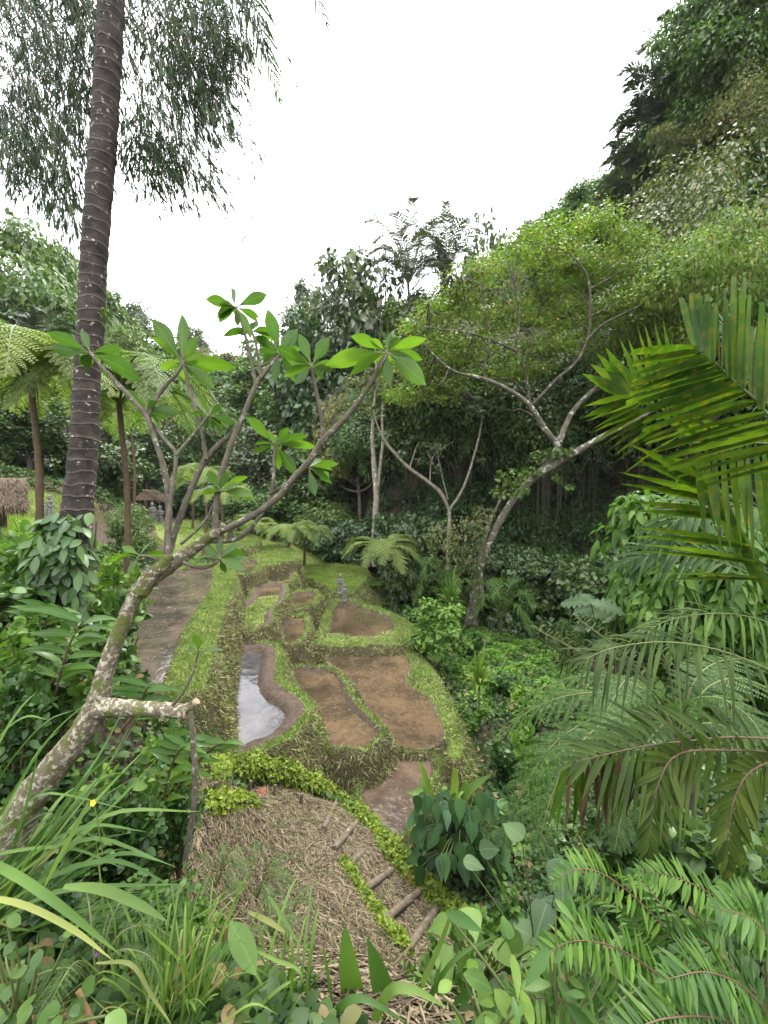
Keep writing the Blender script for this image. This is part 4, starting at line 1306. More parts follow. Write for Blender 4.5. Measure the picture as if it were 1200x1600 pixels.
# ------------------------------------------------------------------ the palm at the right edge
M_RPALM = leaf_mat('backlit_palm_leaflets', (.022, .055, .010), (.032, .072, .012), (.052, .095, .016), transl=.5, scale=6.0, rough=.5, spec=.12, patches=(.085, .09, .012), tcol=(1.75, 1.75, .4), vein=0)
M_RPALM2 = leaf_mat('dark_palm_leaflets', (.022, .042, .008), (.034, .058, .010), (.054, .082, .016), transl=.4, scale=5.0, rough=.5, spec=.15)
M_DRY = leaf_mat('dry_leaflets', (.04, .022, .014), (.07, .038, .022), (.10, .06, .03), transl=.2, scale=6.0)
def right_palm():
    base = P(1420, 1500, 2.6); base[2] = H(base[0], base[1])
    root = thing('fan_palm', base, 'large palm with broad backlit ribbed leaflets reaching in from the right edge', 'palm tree')
    q = lambda lst, d0, d1=None: pix(lst, d0, d1, base)
    mt = MB()
    crown = P(1400, 1180, 2.7) - base
    tube(mt, [(0, 0, -.3), crown * .5 + np.array([.03, .05, 0]), crown], [.09, .075, .06], sides=10)
    mt.build('trunk', M_BARKT, root)
    def explicit(rach, d0, d1, L, rw, nrm=(0, .6, .6), droop=.06, mats=(M_RPALM, M_STALK), tpl=LANCE):
        mb = MB()
        tube(mb, np.concatenate([[crown], q(rach, d0, d1)]), [rw * 1.6, rw, rw * .4], sides=6, n=36, mat=1)
        for (bx, by), (tx, ty), w in L:
            d = d0 + rng.normal() * .03
            a, b = P(bx, by, d) - base, P(tx, ty, d + .02 + rng.normal() * .08) - base
            v = b - a; W = w / F * d * .5
            # a broad leaflet is two or three ribs side by side
            m = 1 if w < 14 else 2
            s = unit(np.cross(v, np.array([0, -1.0, 0])))
            for g in range(m):
                o = s * W * (.55 * (2 * g - (m - 1))) if m > 1 else 0
                leaves(mb, (a + o * .35)[None], v + (o if m > 1 else 0) * .9, np.array(nrm) + rng.normal(size=3) * .12, np.linalg.norm(v) * (1 + .04 * rng.normal()), W * (1.0 if m == 1 else .62), tpl, droop)
        mb.build('frond', list(mats), root)
    explicit([(1330,800),(1262,705),(1199,647),(1176,621),(1150,599),(1127,576),(1109,561),(1088,545)], 2.4, 2.4, [
      ((1093,550),(1074,462),26),((1100,556),(1098,455),24),((1113,566),(1112,470),18),((1127,576),(1128,438),20),((1140,590),(1140,470),16),((1150,599),(1156,430),26),((1162,608),(1166,455),18),((1176,621),(1182,500),20),((1190,640),(1199,470),22),((1205,655),(1214,480),22),((1220,668),(1236,500),22),((1240,690),(1262,520),22),
      ((1090,548),(990,553),26),((1104,560),(984,585),24),((1116,568),(984,600),24),((1130,580),(988,612),22),((1143,592),(1000,628),22),((1155,602),(1010,642),22),((1166,612),(1020,655),22),((1180,628),(1005,668),22),((1195,646),(1010,690),22),((1210,660),(1030,700),20),((1225,675),(1050,712),20),((1245,695),(1060,725),20),((1265,715),(1090,745),20)], .008, tpl=JAG)
    explicit([(1330,1060),(1230,960),(1191,899),(1165,842),(1139,790),(1112,745),(1075,692),(1030,647),(992,621)], 2.8, 2.9, [
      ((985,618),(916,572),30),((990,622),(909,640),26),((1000,630),(918,660),22),((1012,640),(927,678),22),((1025,650),(943,696),18),((1040,662),(960,712),16),((1060,682),(975,735),12),
      ((1128,772),(978,690),26),((1135,787),(965,735),24),((1152,812),(973,777),22),((1173,855),(984,818),20),((1185,880),(992,844),18),((1192,905),(1032,891),14),((1100,728),(990,715),18),
      ((985,610),(938,542),24),((1008,632),(960,560),20),((1020,640),(974,522),18),((1045,655),(1000,498),18),((1070,690),(1028,488),20),((1090,705),(1058,540),18),
      ((1112,745),(1140,850),12),((1125,765),(1160,880),12),((1140,795),(1178,910),12),((1155,825),(1190,930),14),((1170,850),(1210,950),14),((1095,720),(1120,830),12),((1180,870),(1222,980),12)], .008)
    explicit([(1320,730),(1250,700),(1180,692),(1130,691),(1080,692)], 2.6, 2.7, [((x, 692), (x + 8 + 10 * rng.random(), 800 + 60 * rng.random() + .6 * (x - 1080)), 13) for x in range(1090, 1260, 13)] + [((x, 692), (x - 70, 640 + 20 * rng.random()), 13) for x in range(1100, 1260, 26)], .006)
    # fuller green fronds behind
    for rach, d0, d1, n, ll in [
      ([(1330,900),(1240,820),(1160,790),(1080,800),(1020,850)], 3.2, 3.1, 30, .5),      ([(1330,800),(1260,690),(1200,600),(1150,530),(1110,500)], 3.2, 3.4, 28, .5), ([(1330,1000),(1240,930),(1130,880),(1040,860),(975,880)], 3.3, 3.5, 30, .45), ([(1330,860),(1280,740),(1240,620),(1225,520),(1220,440)], 3.0, 3.2, 26, .45)]:
        mb = MB()
        frond(mb, np.concatenate([[crown], q(rach, d0, d1)]), n, ll, .017, LANCE, angle=58, droop=.35, rach=.008, up=(0, -.6, .8), start=.25, vee=.15)
        mb.build('frond', [M_PALM, M_STALK], root)
    # arching lower fronds
    for rach, d0, d1, n, ll, lw, mats, dr, up in [
      ([(1330,1120),(1230,1060),(1130,1018),(1040,1003),(960,1012),(915,1030)], 2.4, 2.2, 26, .42, .011, (M_RPALM2, M_STALK), .55, (0, -.3, 1)),
      ([(1330,1060),(1240,990),(1150,960),(1060,965),(1000,990)], 2.9, 2.8, 24, .4, .010, (M_PALM, M_STALK), .6, (0, -.2, 1)),
      ([(1330,1160),(1200,1154),(1137,1152),(1075,1158),(1012,1165),(958,1176),(900,1190)], 2.1, 1.9, 24, .36, .014, (M_RPALM2, M_BROWNSTALK), .35, (0, -.8, .6)),
      ([(1330,1220),(1230,1180),(1130,1172),(1060,1178),(1030,1220),(1018,1280),(1010,1345)], 2.0, 1.8, 30, .17, .016, (M_RPALM2, M_BROWNSTALK), .25, (0, -1, .2)),
      ([(1340,1230),(1240,1190),(1180,1200),(1150,1240),(1138,1300),(1136,1365)], 1.9, 1.8, 26, .17, .016, (M_RPALM2, M_BROWNSTALK), .25, (0, -1, .2)),
    ]:
        mb = MB()
        frond(mb, np.concatenate([[crown], q(rach, d0, d1)]), n, ll, lw, LANCE, angle=58, droop=dr, rach=.007, up=up, start=.3, vee=.15)
        mb.build('frond', list(mats), root)
    mb = MB()
    for x in range(880, 1075, 10):
        y = np.interp(x, [860, 958, 1075], [1200, 1178, 1158])
        for s in (0, 1):
            d = 1.95 + rng.normal() * .04
            a = P(x, y, d) - base; b = P(x - 30 * rng.random() + (12 if s else -10), y + 55 + 75 * rng.random(), d) - base
            v = b - a
            leaves(mb, a[None], v, np.array([.2, -1, .1]) + rng.normal(size=3) * .3, np.linalg.norm(v), .011 + .006 * rng.random(), LANCE, .05, 1 if rng.random() < .4 else 0)
    mb.build('withered_leaflets', [M_RPALM, M_DRY], root)
right_palm()
# ------------------------------------------------------------------ middle distance: ferns, palms, shrubs
def make_treefern(h, span, n, seed, mat, drop=.55, m=9, pin=15, up=.55, trunk=.07, lw=.11):
    global rng
    keep = rng; rng = np.random.default_rng(seed)
    root = thing('tree_fern', (0, 0, 0), 'tree fern', 'tree fern')
    mt, mf = MB(), MB()
    tube(mt, [(0, 0, -.4), (.03 * h, .01, h * .5), (.02, 0, h)], [trunk * 1.25, trunk, trunk * .9], n=24, sides=9, rough=.09)
    c = np.array([.02, 0, h])
    for k in range(n):
        a = k * 2.4 + rng.normal() * .15; e = up * (1 - .9 * k / n) + .1 * rng.normal()
        d = np.array([math.cos(a), math.sin(a), 0]); s = span * (.85 + .3 * rng.random())
        pts = [c, c + d * s * .3 + np.array([0, 0, s * (.22 + .3 * e)]), c + d * s * .68 + np.array([0, 0, s * (.15 + .45 * e)]), c + d * s + np.array([0, 0, s * (e * .4 - drop * .5)])]
        fern_frond(mf, pts, pin, s * .25, s * lw * .5, m=m, droop=.12, rach=.012 * s, start=.12)
    mt.build('trunk', M_BROWNSTALK, root); mf.build('fronds', [mat, M_STALK], root)
    root['h'] = h; root['w'] = span * 2
    rng = keep
    return root

def make_palm(h, flen, n, seed, mat, nl=26, lw=.03, trunk=.08, up=.8, droop=.4, llen=.3, curve=.8, name='palm_tree', bark=None):
    global rng
    keep = rng; rng = np.random.default_rng(seed)
    root = thing(name, (0, 0, 0), 'palm', 'palm tree')
    mt, mf = MB(), MB()
    tube(mt, [(0, 0, -.4), (.02 * h, .02 * h, h * .5), (0, 0, h)], [trunk * 1.2, trunk, trunk * .85], n=16, sides=8, rough=.05)
    c = np.array([0, 0, h])
    for k in range(n):
        a = k * 2.4 + rng.normal() * .2; e = up * (1 - k / n) - .05
        d = np.array([math.cos(a), math.sin(a), 0]); s = flen * (.85 + .3 * rng.random())
        pts = [c, c + d * s * .28 + np.array([0, 0, s * (.2 + .5 * e)]), c + d * s * .62 + np.array([0, 0, s * (.18 + .75 * e)]), c + d * s * .9 + np.array([0, 0, s * (e * .9 - curve * .35)])]
        frond(mf, pts, nl, s * llen, lw, LANCE_S, angle=62, droop=droop, rach=.018 * s / 2, vee=.3)
    mt.build('trunk', bark or M_BARKD, root); mf.build('fronds', [mat, M_STALK], root)
    root['h'] = h + flen * .55 * up; root['w'] = flen * 1.8
    rng = keep
    return root

def make_shrub(name, seed, mat, h=1.0, w=1.0, n=260, L=.14, W=.045, tpl=OVAL, stems=7, droop=.25, erect=.5, cat='shrub'):
    """stems from one foot with leaves along their upper parts"""
    global rng
    keep = rng; rng = np.random.default_rng(seed)
    root = thing(name, (0, 0, 0), name, cat)
    ms, ml = MB(), MB()
    for k in range(stems):
        a = 2.4 * k + rng.random(); r = w * .5 * (.2 + .8 * rng.random()); hh = h * (.6 + .4 * rng.random())
        e = np.array([math.cos(a) * r, math.sin(a) * r, hh])
        p = tube(ms, [(rng.normal() * .03, rng.normal() * .03, -.1), e * np.array([.35, .35, .55]), e], [.012 * h + .003, .008 * h, .003], n=14, sides=4, cap=False)
        m = n // stems
        i = (2 + 12 * rng.random(m) ** .8).astype(int).clip(0, 13)
        o = rand_unit(m) * np.array([1, 1, .5])
        b = p[i] + o * (.12 * w * rng.random(m))[:, None]
        d = o * (1 - erect) + np.array([0, 0, erect * .8]) + rng.normal(size=(m, 3)) * .3
        s = .6 + .7 * rng.random(m)
        leaves(ml, b, d, np.array([0, 0, 1.0]) + o * .5 + rng.normal(size=(m, 3)) * .3, L * s, W * s, tpl, droop)
    ms.build('stems', M_BROWNSTALK, root); ml.build('leaves', mat, root)
    root['h'] = h; root['w'] = w
    rng = keep
    return root

def make_rosette(name, seed, mat, n=26, L=.7, W=.03, droop=.6, el=.9, tpl=STRAP, stem=.05, cat='plant'):
    global rng
    keep = rng; rng = np.random.default_rng(seed)
    root = thing(name, (0, 0, 0), name, cat)
    ml = MB()
    tube(ml, [(0, 0, -.15), (0, 0, stem * .5), (0, 0, stem)], [.03, .03, .02], sides=6, mat=1)
    a = 2.4 * np.arange(n) + rng.normal(size=n) * .2
    e = el * (1 - .8 * np.arange(n)[::-1] / n) + .1
    d = np.stack([np.cos(a) * np.cos(e), np.sin(a) * np.cos(e), np.sin(e)], 1)
    leaves(ml, np.tile([[0, 0, stem]], (n, 1)), d, np.array([0, 0, 1.0]) + rng.normal(size=(n, 3)) * .15, L * (.7 + .4 * rng.random(n)), W * (.8 + .4 * rng.random(n)), tpl, droop * (.6 + .8 * rng.random(n)))
    ml.build('leaves', [mat, M_STALK], root)
    root['h'] = L * .8; root['w'] = L * 1.5
    rng = keep
    return root

_first = set()
def put(proto, loc, label, s=1.0, rz=None, cat=None, group=None, sz=None):
    rz = rng.random() * 6.28 if rz is None else rz
    if proto.name not in _first:
        _first.add(proto.name)
        o = proto; o.location = [float(v) for v in loc]; o.rotation_euler = (0, 0, rz); o.scale = (s, s, sz or s); o['label'] = label
        if group: o['group'] = group
    else:
        o = dup(proto, loc, rz, s, label, group, sz)
        if group is None and 'group' in o: del o['group']
    if cat: o['category'] = cat
    return o
def at_ground(px, py, lift=0.0, dmin=.8):
    g = ground_at(px, py, dmin); g[2] += lift
    return g
def at_depth(px, d):
    q = P(px, 800, d); return np.array([q[0], q[1], H(q[0], q[1])])
def put_d(proto, px, d, top, label, wpx=None, **kw):
    """stand proto at depth d in column px so that it reaches row top"""
    q = at_depth(px, d); zt = P(px, top, d)[2]
    h = max(zt - q[2], .1)
    s = (wpx / F * d / proto['w']) if wpx else h / proto['h']
    return put(proto, q, label, s, sz=h / proto['h'], **kw)

M_CORDY = leaf_mat('cordyline_leaves', (.06, .12, .02), (.10, .17, .028), (.16, .22, .05), transl=.35, scale=2.0)
M_SHRUBD = leaf_mat('shrub_leaves_dark', (.02, .05, .014), (.035, .08, .02), (.06, .115, .03), transl=.28, scale=2.0, rough=.35)
M_SHRUBL = leaf_mat('shrub_leaves_light', (.05, .11, .018), (.08, .155, .026), (.12, .2, .04), transl=.4, scale=2.0)
M_BREAD = leaf_mat('lobed_leaves', (.035, .068, .03), (.055, .09, .044), (.075, .12, .05), transl=.3, scale=3.0, vein=.3, rough=.55, spec=.14)
LOBED = _leaf([.06, .3, .62, .3, .95, .42, 1, .45, .95, .4, .6, .25, .02], .12)

# tree ferns
def fern_at(px, d, top, wpx, label, seed, mat=M_FERN2, big=False, **kw):
    q = at_depth(px, d); span = wpx / F * d / 2 * 1.12
    h = max(P(px, top, d)[2] - q[2] - span * .28, .3)
    o = make_treefern(h, span, 17 if big else 12, seed, mat, m=10 if big else 8, pin=22 if big else 18, up=.5, drop=.5 if big else .36, trunk=.075 if big else .09, **kw)
    o.location = q; o['label'] = label
    return o
fern_at(55, 9.5, 560, 290, 'umbrella-like tree fern on a slender trunk left of the coconut palm', 301, big=True)
fern_at(190, 11.0, 590, 270, 'tree fern whose arching crown spreads behind the coconut palm trunk', 302, big=True)
fern_at(208, 30, 655, 85, 'farther tree fern with a slim trunk standing beside the pavilion', 303)
fern_at(598, 24.5, 850, 125, 'bright tree fern at the far right corner of the grassy field', 304)
fern_at(450, 26, 822, 95, 'left one of two leaning tree ferns beside the grassy field', 305)
fern_at(474, 27.5, 830, 90, 'right one of two leaning tree ferns beside the grassy field', 306)
fern_at(346, 26, 765, 100, 'light green tree fern above the terraces, right of the bark knob of the frangipani', 307)
fern_at(320, 31, 735, 85, 'tree fern in front of the pavilion path, behind the frangipani stems', 308)
fern_at(300, 40, 745, 70, 'small distant tree fern right of the pavilion', 309)
fern_at(395, 29, 815, 75, 'low tree fern spreading over the upper terraces', 310)

# the feathery tree fern close by on the right
def near_fern():
    base = P(1066, 1420, 3.9); base[2] = H(base[0], base[1]) - .1
    root = thing('tree_fern', base, 'near tree fern with finely cut drooping fronds, right of the dark arrow-leaved plant', 'tree fern')
    c = P(1062, 1150, 3.9) - base
    mt = MB(); tube(mt, [(0, 0, -.2), c * .5 + np.array([.02, 0, 0]), c], [.11, .1, .085], n=30, sides=10, rough=.1)
    mt.build('trunk', M_BARKD, root)
    q = lambda lst, d0, d1: pix(lst, d0, d1, base)
    mf = MB()
    for lst, d0, d1, n, ll in [
      ([(1062,1150),(980,1110),(880,1150),(820,1230),(775,1335)], 3.9, 3.7, 24, .36),
      ([(1062,1150),(970,1120),(900,1170),(860,1250),(840,1330)], 3.9, 3.3, 22, .34),
      ([(1062,1150),(990,1090),(900,1085),(830,1110),(770,1155)], 3.9, 4.4, 24, .34),
      ([(1062,1150),(1010,1080),(930,1055),(860,1070),(800,1100)], 3.9, 5.0, 22, .32),
      ([(1062,1150),(1100,1080),(1150,1060),(1210,1080),(1260,1120)], 3.9, 4.2, 22, .34),
      ([(1062,1150),(1080,1075),(1110,1040),(1160,1030),(1230,1050)], 3.9, 4.8, 22, .34),
      ([(1062,1150),(1110,1130),(1170,1160),(1210,1220),(1240,1300)], 3.9, 3.5, 22, .32),
      ([(1062,1150),(1030,1090),(985,1060),(960,1090),(940,1130)], 3.9, 3.2, 18, .25),
      ([(1062,1150),(1040,1130),(1000,1180),(975,1260),(960,1330)], 3.9, 3.2, 20, .28),
      ([(1062,1150),(1075,1100),(1120,1090),(1170,1120),(1200,1170)], 3.9, 3.0, 20, .26)]:
        fern_frond(mf, q(lst, d0, d1), n, ll, .05, m=16, droop=.2, rach=.011)
    mf.build('fronds', [M_FERN, M_STALK], root)
    mk = MB()   # young fronds still coiled
    for (x, y), (x2, y2) in [((1040,1150),(842,985)), ((1050,1140),(905,968)), ((1060,1130),(1000,970)), ((1070,1130),(1060,955)), ((1050,1140),(930,1010))]:
        a, b = P(x, y, 3.9) - base, P(x2, y2, 4.0 + rng.normal() * .3) - base
        p = tube(mk, [a, (a + b) / 2 + np.array([.05, 0, .12]), b], [.012, .009, .005], sides=5, n=20)
        for i in range(8, 20):
            for s in (-1, 1):
                o = np.array([s * .09, rng.normal() * .04, .05])
                tube(mk, [p[i], p[i] + o * .6 + np.array([0, 0, .02]), p[i] + o + np.array([0, 0, -.03]), p[i] + o * .85 + np.array([0, 0, -.045])], [.004, .003, .003], sides=3, n=7, cap=False)
    mk.build('coiled_fronds', M_STALK, root)
near_fern()

# palms on the skyline, the ridge and below the great tree
PALM_S = make_palm(.8, 1.5, 12, 42, M_PALM, nl=22, lw=.028, up=.95, droop=.35, curve=.6, trunk=.06, name='shrub_palm')
def palm_at(px, d, top, wpx, label):
    q = at_depth(px, d); fl = wpx / F * d / 2 * 1.15
    fl = fl * 1.25; h = max(P(px, top, d)[2] - q[2] - fl * .75, 1.0)
    o = make_palm(h, fl, 24, int(px), M_PALM_GLARE, nl=44, lw=.06, up=1.5, droop=.3, curve=.25, trunk=.2, llen=.24)
    o.location = q; o['label'] = label
    return o
palm_at(637, 50, 398, 100, 'left of two dark palms on the middle skyline')
palm_at(693, 54, 393, 95, 'right of two dark palms on the middle skyline, partly behind the umbrella crown')
palm_at(1060, 36, 112, 100, 'tall palm, pale with painted bluish glare, highest on the right-hand ridge')
palm_at(1022, 36, 160, 92, 'palm on the ridge just below the highest one')
palm_at(1003, 37, 205, 85, 'middle palm of the row stepping down the right-hand ridge')
palm_at(978, 38, 268, 75, 'lowest ridge palm beside the umbrella crown')
put_d(PALM_S, 700, 21, 905, 'small feather palm in front of the great leaning trunk', wpx=95)
put_d(PALM_S, 785, 19, 930, 'small drooping palm on the shaded bank right of the great leaning trunk', wpx=110)
put_d(PALM_S, 660, 24, 915, 'low palm between the bright tree fern and the great leaning trunk', wpx=70)
put_d(PALM_S, 905, 10.5, 1005, 'young palm with upright pale fronds beside the stream', wpx=70, rz=1.0)
palm_at(62, 26, 520, 95, 'palm crown low on the left slope behind the tree ferns')

# bare and slender trees in the middle
def slender():
    b = at_depth(588, 30)
    root = thing('slender_tree', b, 'slender pale twin-stemmed tree rising straight behind the grassy field', 'tree')
    q = lambda l, d=30, d1=None: pix(l, d, d1, b)
    mt = MB()
    tube(mt, q([(587,885),(586,830),(588,780),(585,730),(582,690),(584,640),(588,590),(586,545)]), [.27, .24, .22, .2, .15, .12, .08, .04], sides=8, rough=.08)
    tube(mt, q([(588,785),(594,730),(598,690),(597,640),(604,590)]), [.15, .13, .11, .08, .03], sides=7, rough=.08)
    tube(mt, q([(583,660),(570,630),(562,600)]), [.06, .05, .02], sides=5)
    tube(mt, q([(597,640),(612,610),(622,590)]), [.05, .04, .02], sides=5)
    mt.build('trunk', M_BARKG, root)
    mc = MB()
    for px, py, r in [(586,548,1.2),(604,585,1.1),(565,600,1.0),(622,590,.9),(590,600,1.0),(575,640,.7),(600,630,.8)]:
        lumpy(mc, P(px, py, 30) - b, (r, r, r * .7), 4, 60, .25, .08)
    mc.build('crown', M_OLIVE, root)
    b = at_depth(702, 27)
    root = thing('forked_tree', b, 'bare Y-shaped tree with thin pale stems left of the great leaning trunk', 'tree')
    q = lambda l, d=27, d1=None: pix(l, d, d1, b)
    mt = MB()
    tube(mt, q([(701,930),(700,870),(702,820),(702,795)]), [.16, .13, .12, .12], sides=7, rough=.08)
    tube(mt, q([(702,797),(690,772),(668,752),(640,732),(618,710),(602,690),(590,665),(583,640)], 27, 25), [.13, .13, .12, .11, .1, .08, .06, .03], sides=7, rough=.08)
    tube(mt, q([(702,797),(720,770),(733,738),(744,700),(750,675),(753,650),(748,630)], 27, 28), [.1, .09, .085, .08, .06, .05, .02], sides=7, rough=.08)
    for l in [[(672,753),(674,720),(685,705),(708,690)],[(675,720),(668,705)],[(700,780),(690,740),(682,700)],[(640,732),(650,700),(655,690)]]:
        tube(mt, q(l), [.05, .04, .02], sides=5)
    mt.build('trunk', M_BARKG, root)
    mc = MB()
    for px, py, r in [(665,720,.6),(690,700,.7),(650,690,.8),(745,720,.4),(748,640,.5),(600,680,.6),(585,645,.7),(625,705,.5),(680,735,.5)]:
        lumpy(mc, P(px, py, 27) - b, (r, r, r * .6), 4, 26, .2, .06)
    mc.build('crown', M_GREY, root)
slender()

# the low round tree on the outer bund
SMALL = make_tree('round_tree', 2.2, 1.6, 51, 0, M_SHRUBL, M_BARKD, n_lumps=12, n_leaf=200, L=.15, W=.05, crown_lo=.38, sub=.5, limbs=7)
plant_tree(SMALL, 685, 945, 13.5, 82, 'small round glossy tree with a thin trunk beside the outer terrace bank', lift=.2)

SHR_D = make_shrub('leafy_shrub', 61, M_SHRUBD, 1.2, 1.3, 420, .17, .05)
SHR_L = make_shrub('bright_shrub', 62, M_SHRUBL, 1.2, 1.2, 420, .15, .045)
BUSH = make_tree('round_bush', 2.4, 3.0, 63, 0, M_LIGHT, M_BARKD, n_lumps=18, n_leaf=700, L=.15, W=.045, crown_lo=.1, sub=.5, limbs=4, trunk=.02)
BUSH_D = make_tree('dense_bush', 2.4, 3.0, 64, 0, M_DARK, M_BARKD, n_lumps=20, n_leaf=800, L=.15, W=.06, crown_lo=.1, sub=.5, limbs=4, trunk=.02)
BUSH_N = make_tree('tall_shrub', 3.0, 2.6, 66, 0, M_SHRUBL, M_BARKD, n_lumps=26, n_leaf=420, L=.17, W=.055, crown_lo=.05, sub=.42, limbs=8, trunk=.015, tpl=LANCE_S, droop=.25)
CORD = make_rosette('cordyline', 65, M_CORDY, 30, .7, .045, .5, 1.2, stem=.5)
for a in [
 (BUSH, 520, 37, 800, 'broad green bush at the back edge of the grassy field', 110),
 (BUSH_D, 545, 33, 812, 'dark rounded bush behind the bright tree fern', 90),
 (BUSH, 455, 40, 778, 'rounded green bush behind the two leaning tree ferns', 120),
 (BUSH_D, 640, 29, 800, 'dark bush between the slender twin-stemmed tree and the Y-shaped tree', 100),
 (BUSH_D, 625, 25, 860, 'low dark bush right of the bright tree fern', 70),
 (BUSH, 200, 17, 803, 'grey-green bush on the bank of the uppermost pond', 55),
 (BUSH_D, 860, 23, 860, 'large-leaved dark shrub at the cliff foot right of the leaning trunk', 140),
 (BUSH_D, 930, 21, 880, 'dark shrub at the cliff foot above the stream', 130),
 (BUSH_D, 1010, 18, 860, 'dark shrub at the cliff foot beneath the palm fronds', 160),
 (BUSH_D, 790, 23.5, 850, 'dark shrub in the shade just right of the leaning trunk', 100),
 (BUSH_N, 1085, 9.0, 760, 'tall light-green shrub behind the palm fronds at the right', 190),
 (BUSH_N, 1190, 10.0, 800, 'light-green shrub at the right edge behind the palm fronds', 170),
 (BUSH_D, 30, 30, 660, 'dark bush behind the leftmost tree fern trunk', 110),
 (BUSH_D, 158, 34, 690, 'dark bush on the lawn bank behind the coconut trunk', 110),
 (BUSH_D, 290, 50, 745, 'dark bush right of the pavilion, behind the two stone statues', 70),
 (BUSH, 380, 42, 770, 'green bush at the head of the terraces', 80),
]:
    q, px, d, top, lab, w = a
    plant_tree(q, px, top, d, w, lab, cat='bush')
for a in [
 (CORD, 752, 10.3, 1075, 'cordyline with a crown of yellowish strap leaves beside the outer bank', 62),
 (SHR_L, 735, 10.0, 1118, 'bright leafy shrub under the yellowish cordyline', 75),
 (SHR_D, 790, 12.0, 1060, 'dark leafy shrub in the middle of the bright ground cover', 70),
 (SHR_D, 795, 8.6, 1165, 'glossy shrub beside the small pool below the terraces', 75),
 (CORD, 705, 17, 945, 'green cordyline between the low round tree and the small feather palm', 60),
 (SHR_D, 735, 15, 985, 'dark shrub right behind the low round tree', 60),
 (SHR_D, 640, 19, 950, 'shrub on the outer bank below the bright tree fern', 55),
 (SHR_L, 580, 24, 925, 'yellowish shrub at the foot of the bright tree fern', 45),
 (SHR_L, 835, 10.5, 1085, 'light shrub at the edge of the stream bed', 70),
 (SHR_L, 850, 7.2, 1150, 'pale bushy shrub behind the drooping fern fronds', 95),
 (SHR_D, 900, 6.0, 1290, 'low dark shrub under the brown withered palm leaflets', 110),
 (SHR_L, 830, 6.4, 1330, 'light small-leaved shrub beneath the feathery fern tips', 110),
]:
    q, px, d, top, lab, w = a
    put_d(q, px, d, top, lab, wpx=w)

# lobed breadfruit-like plant over the stream
def lobed():
    b = at_depth(965, 11)
    root = thing('lobed_leaf_plant', b, 'plant with big pale deeply lobed leaves over the dark stream', 'plant')
    ms, ml = MB(), MB()
    for k in range(34):
        c = P(890 + 170 * rng.random(), 935 + 75 * rng.random(), 11 + rng.normal() * .7) - b
        tube(ms, [(rng.normal() * .2, rng.normal() * .2, 0), c * .55 + np.array([0, 0, .2]), c], [.02, .015, .01], sides=4, n=8, cap=False)
        for g in range(4):
            a = rng.random() * 6.28
            leaves(ml, c[None], (math.cos(a), math.sin(a) - .25, .05 + .3 * rng.random()), np.array([0, -.5, .8]) + rng.normal(size=3) * .25, .55 + .25 * rng.random(), .19 + .06 * rng.random(), LOBED, .3)
    ms.build('stems', M_STALK, root); ml.build('leaves', M_BREAD, root)
lobed()

# ------------------------------------------------------------------ buildings and figures
M_THATCH = bark_mat('thatch', (.035, .026, .017), (.12, .09, .058), scale=9.0, moss=(.07, .09, .03), moss_th=.6)
M_WOOD = bark_mat('weathered_wood', (.07, .05, .035), (.17, .125, .085), scale=7.0)
M_STONE = bark_mat('mossy_stone', (.07, .068, .06), (.17, .165, .15), moss=(.05, .07, .025), scale=9.0, lichen=(.3, .3, .27))
def box(mb, lo, hi, mat=0, rot=0.0):
    lo, hi = np.asarray(lo, float), np.asarray(hi, float)
    v = np.array([(x, y, z) for z in (lo[2], hi[2]) for y in (lo[1], hi[1]) for x in (lo[0], hi[0])])
    if rot:
        c, s = math.cos(rot), math.sin(rot); v[:, :2] = v[:, :2] @ np.array([[c, s], [-s, c]])
    f = [(0, 2, 3, 1), (4, 5, 7, 6), (0, 1, 5, 4), (2, 6, 7, 3), (0, 4, 6, 2), (1, 3, 7, 5)]
    for a in f:
        mb.add(v[list(a)], [(0, 1, 2, 3)], None, mat)
def strands(mb, a, b, c, d, n, L, W, mat=0):
    """thatch strands lying down the slope of a quad a-b (ridge) c-d (eave)"""
    u, v = rng.random(n), rng.random(n) ** .8
    top = a + (b - a) * u[:, None]; bot = c + (d - c) * u[:, None]
    p = top + (bot - top) * v[:, None]
    dn = unit(bot - top); nr = unit(np.cross(b - a, c - a)); nr = nr if nr[2] > 0 else -nr
    leaves(mb, p + nr * .03 * rng.random((n, 1)), dn + rng.normal(size=(n, 3)) * .16 + nr * .06, nr + rng.normal(size=(n, 3)) * .4, L * (.6 + .8 * rng.random(n)), W, BLADE, .05, mat)
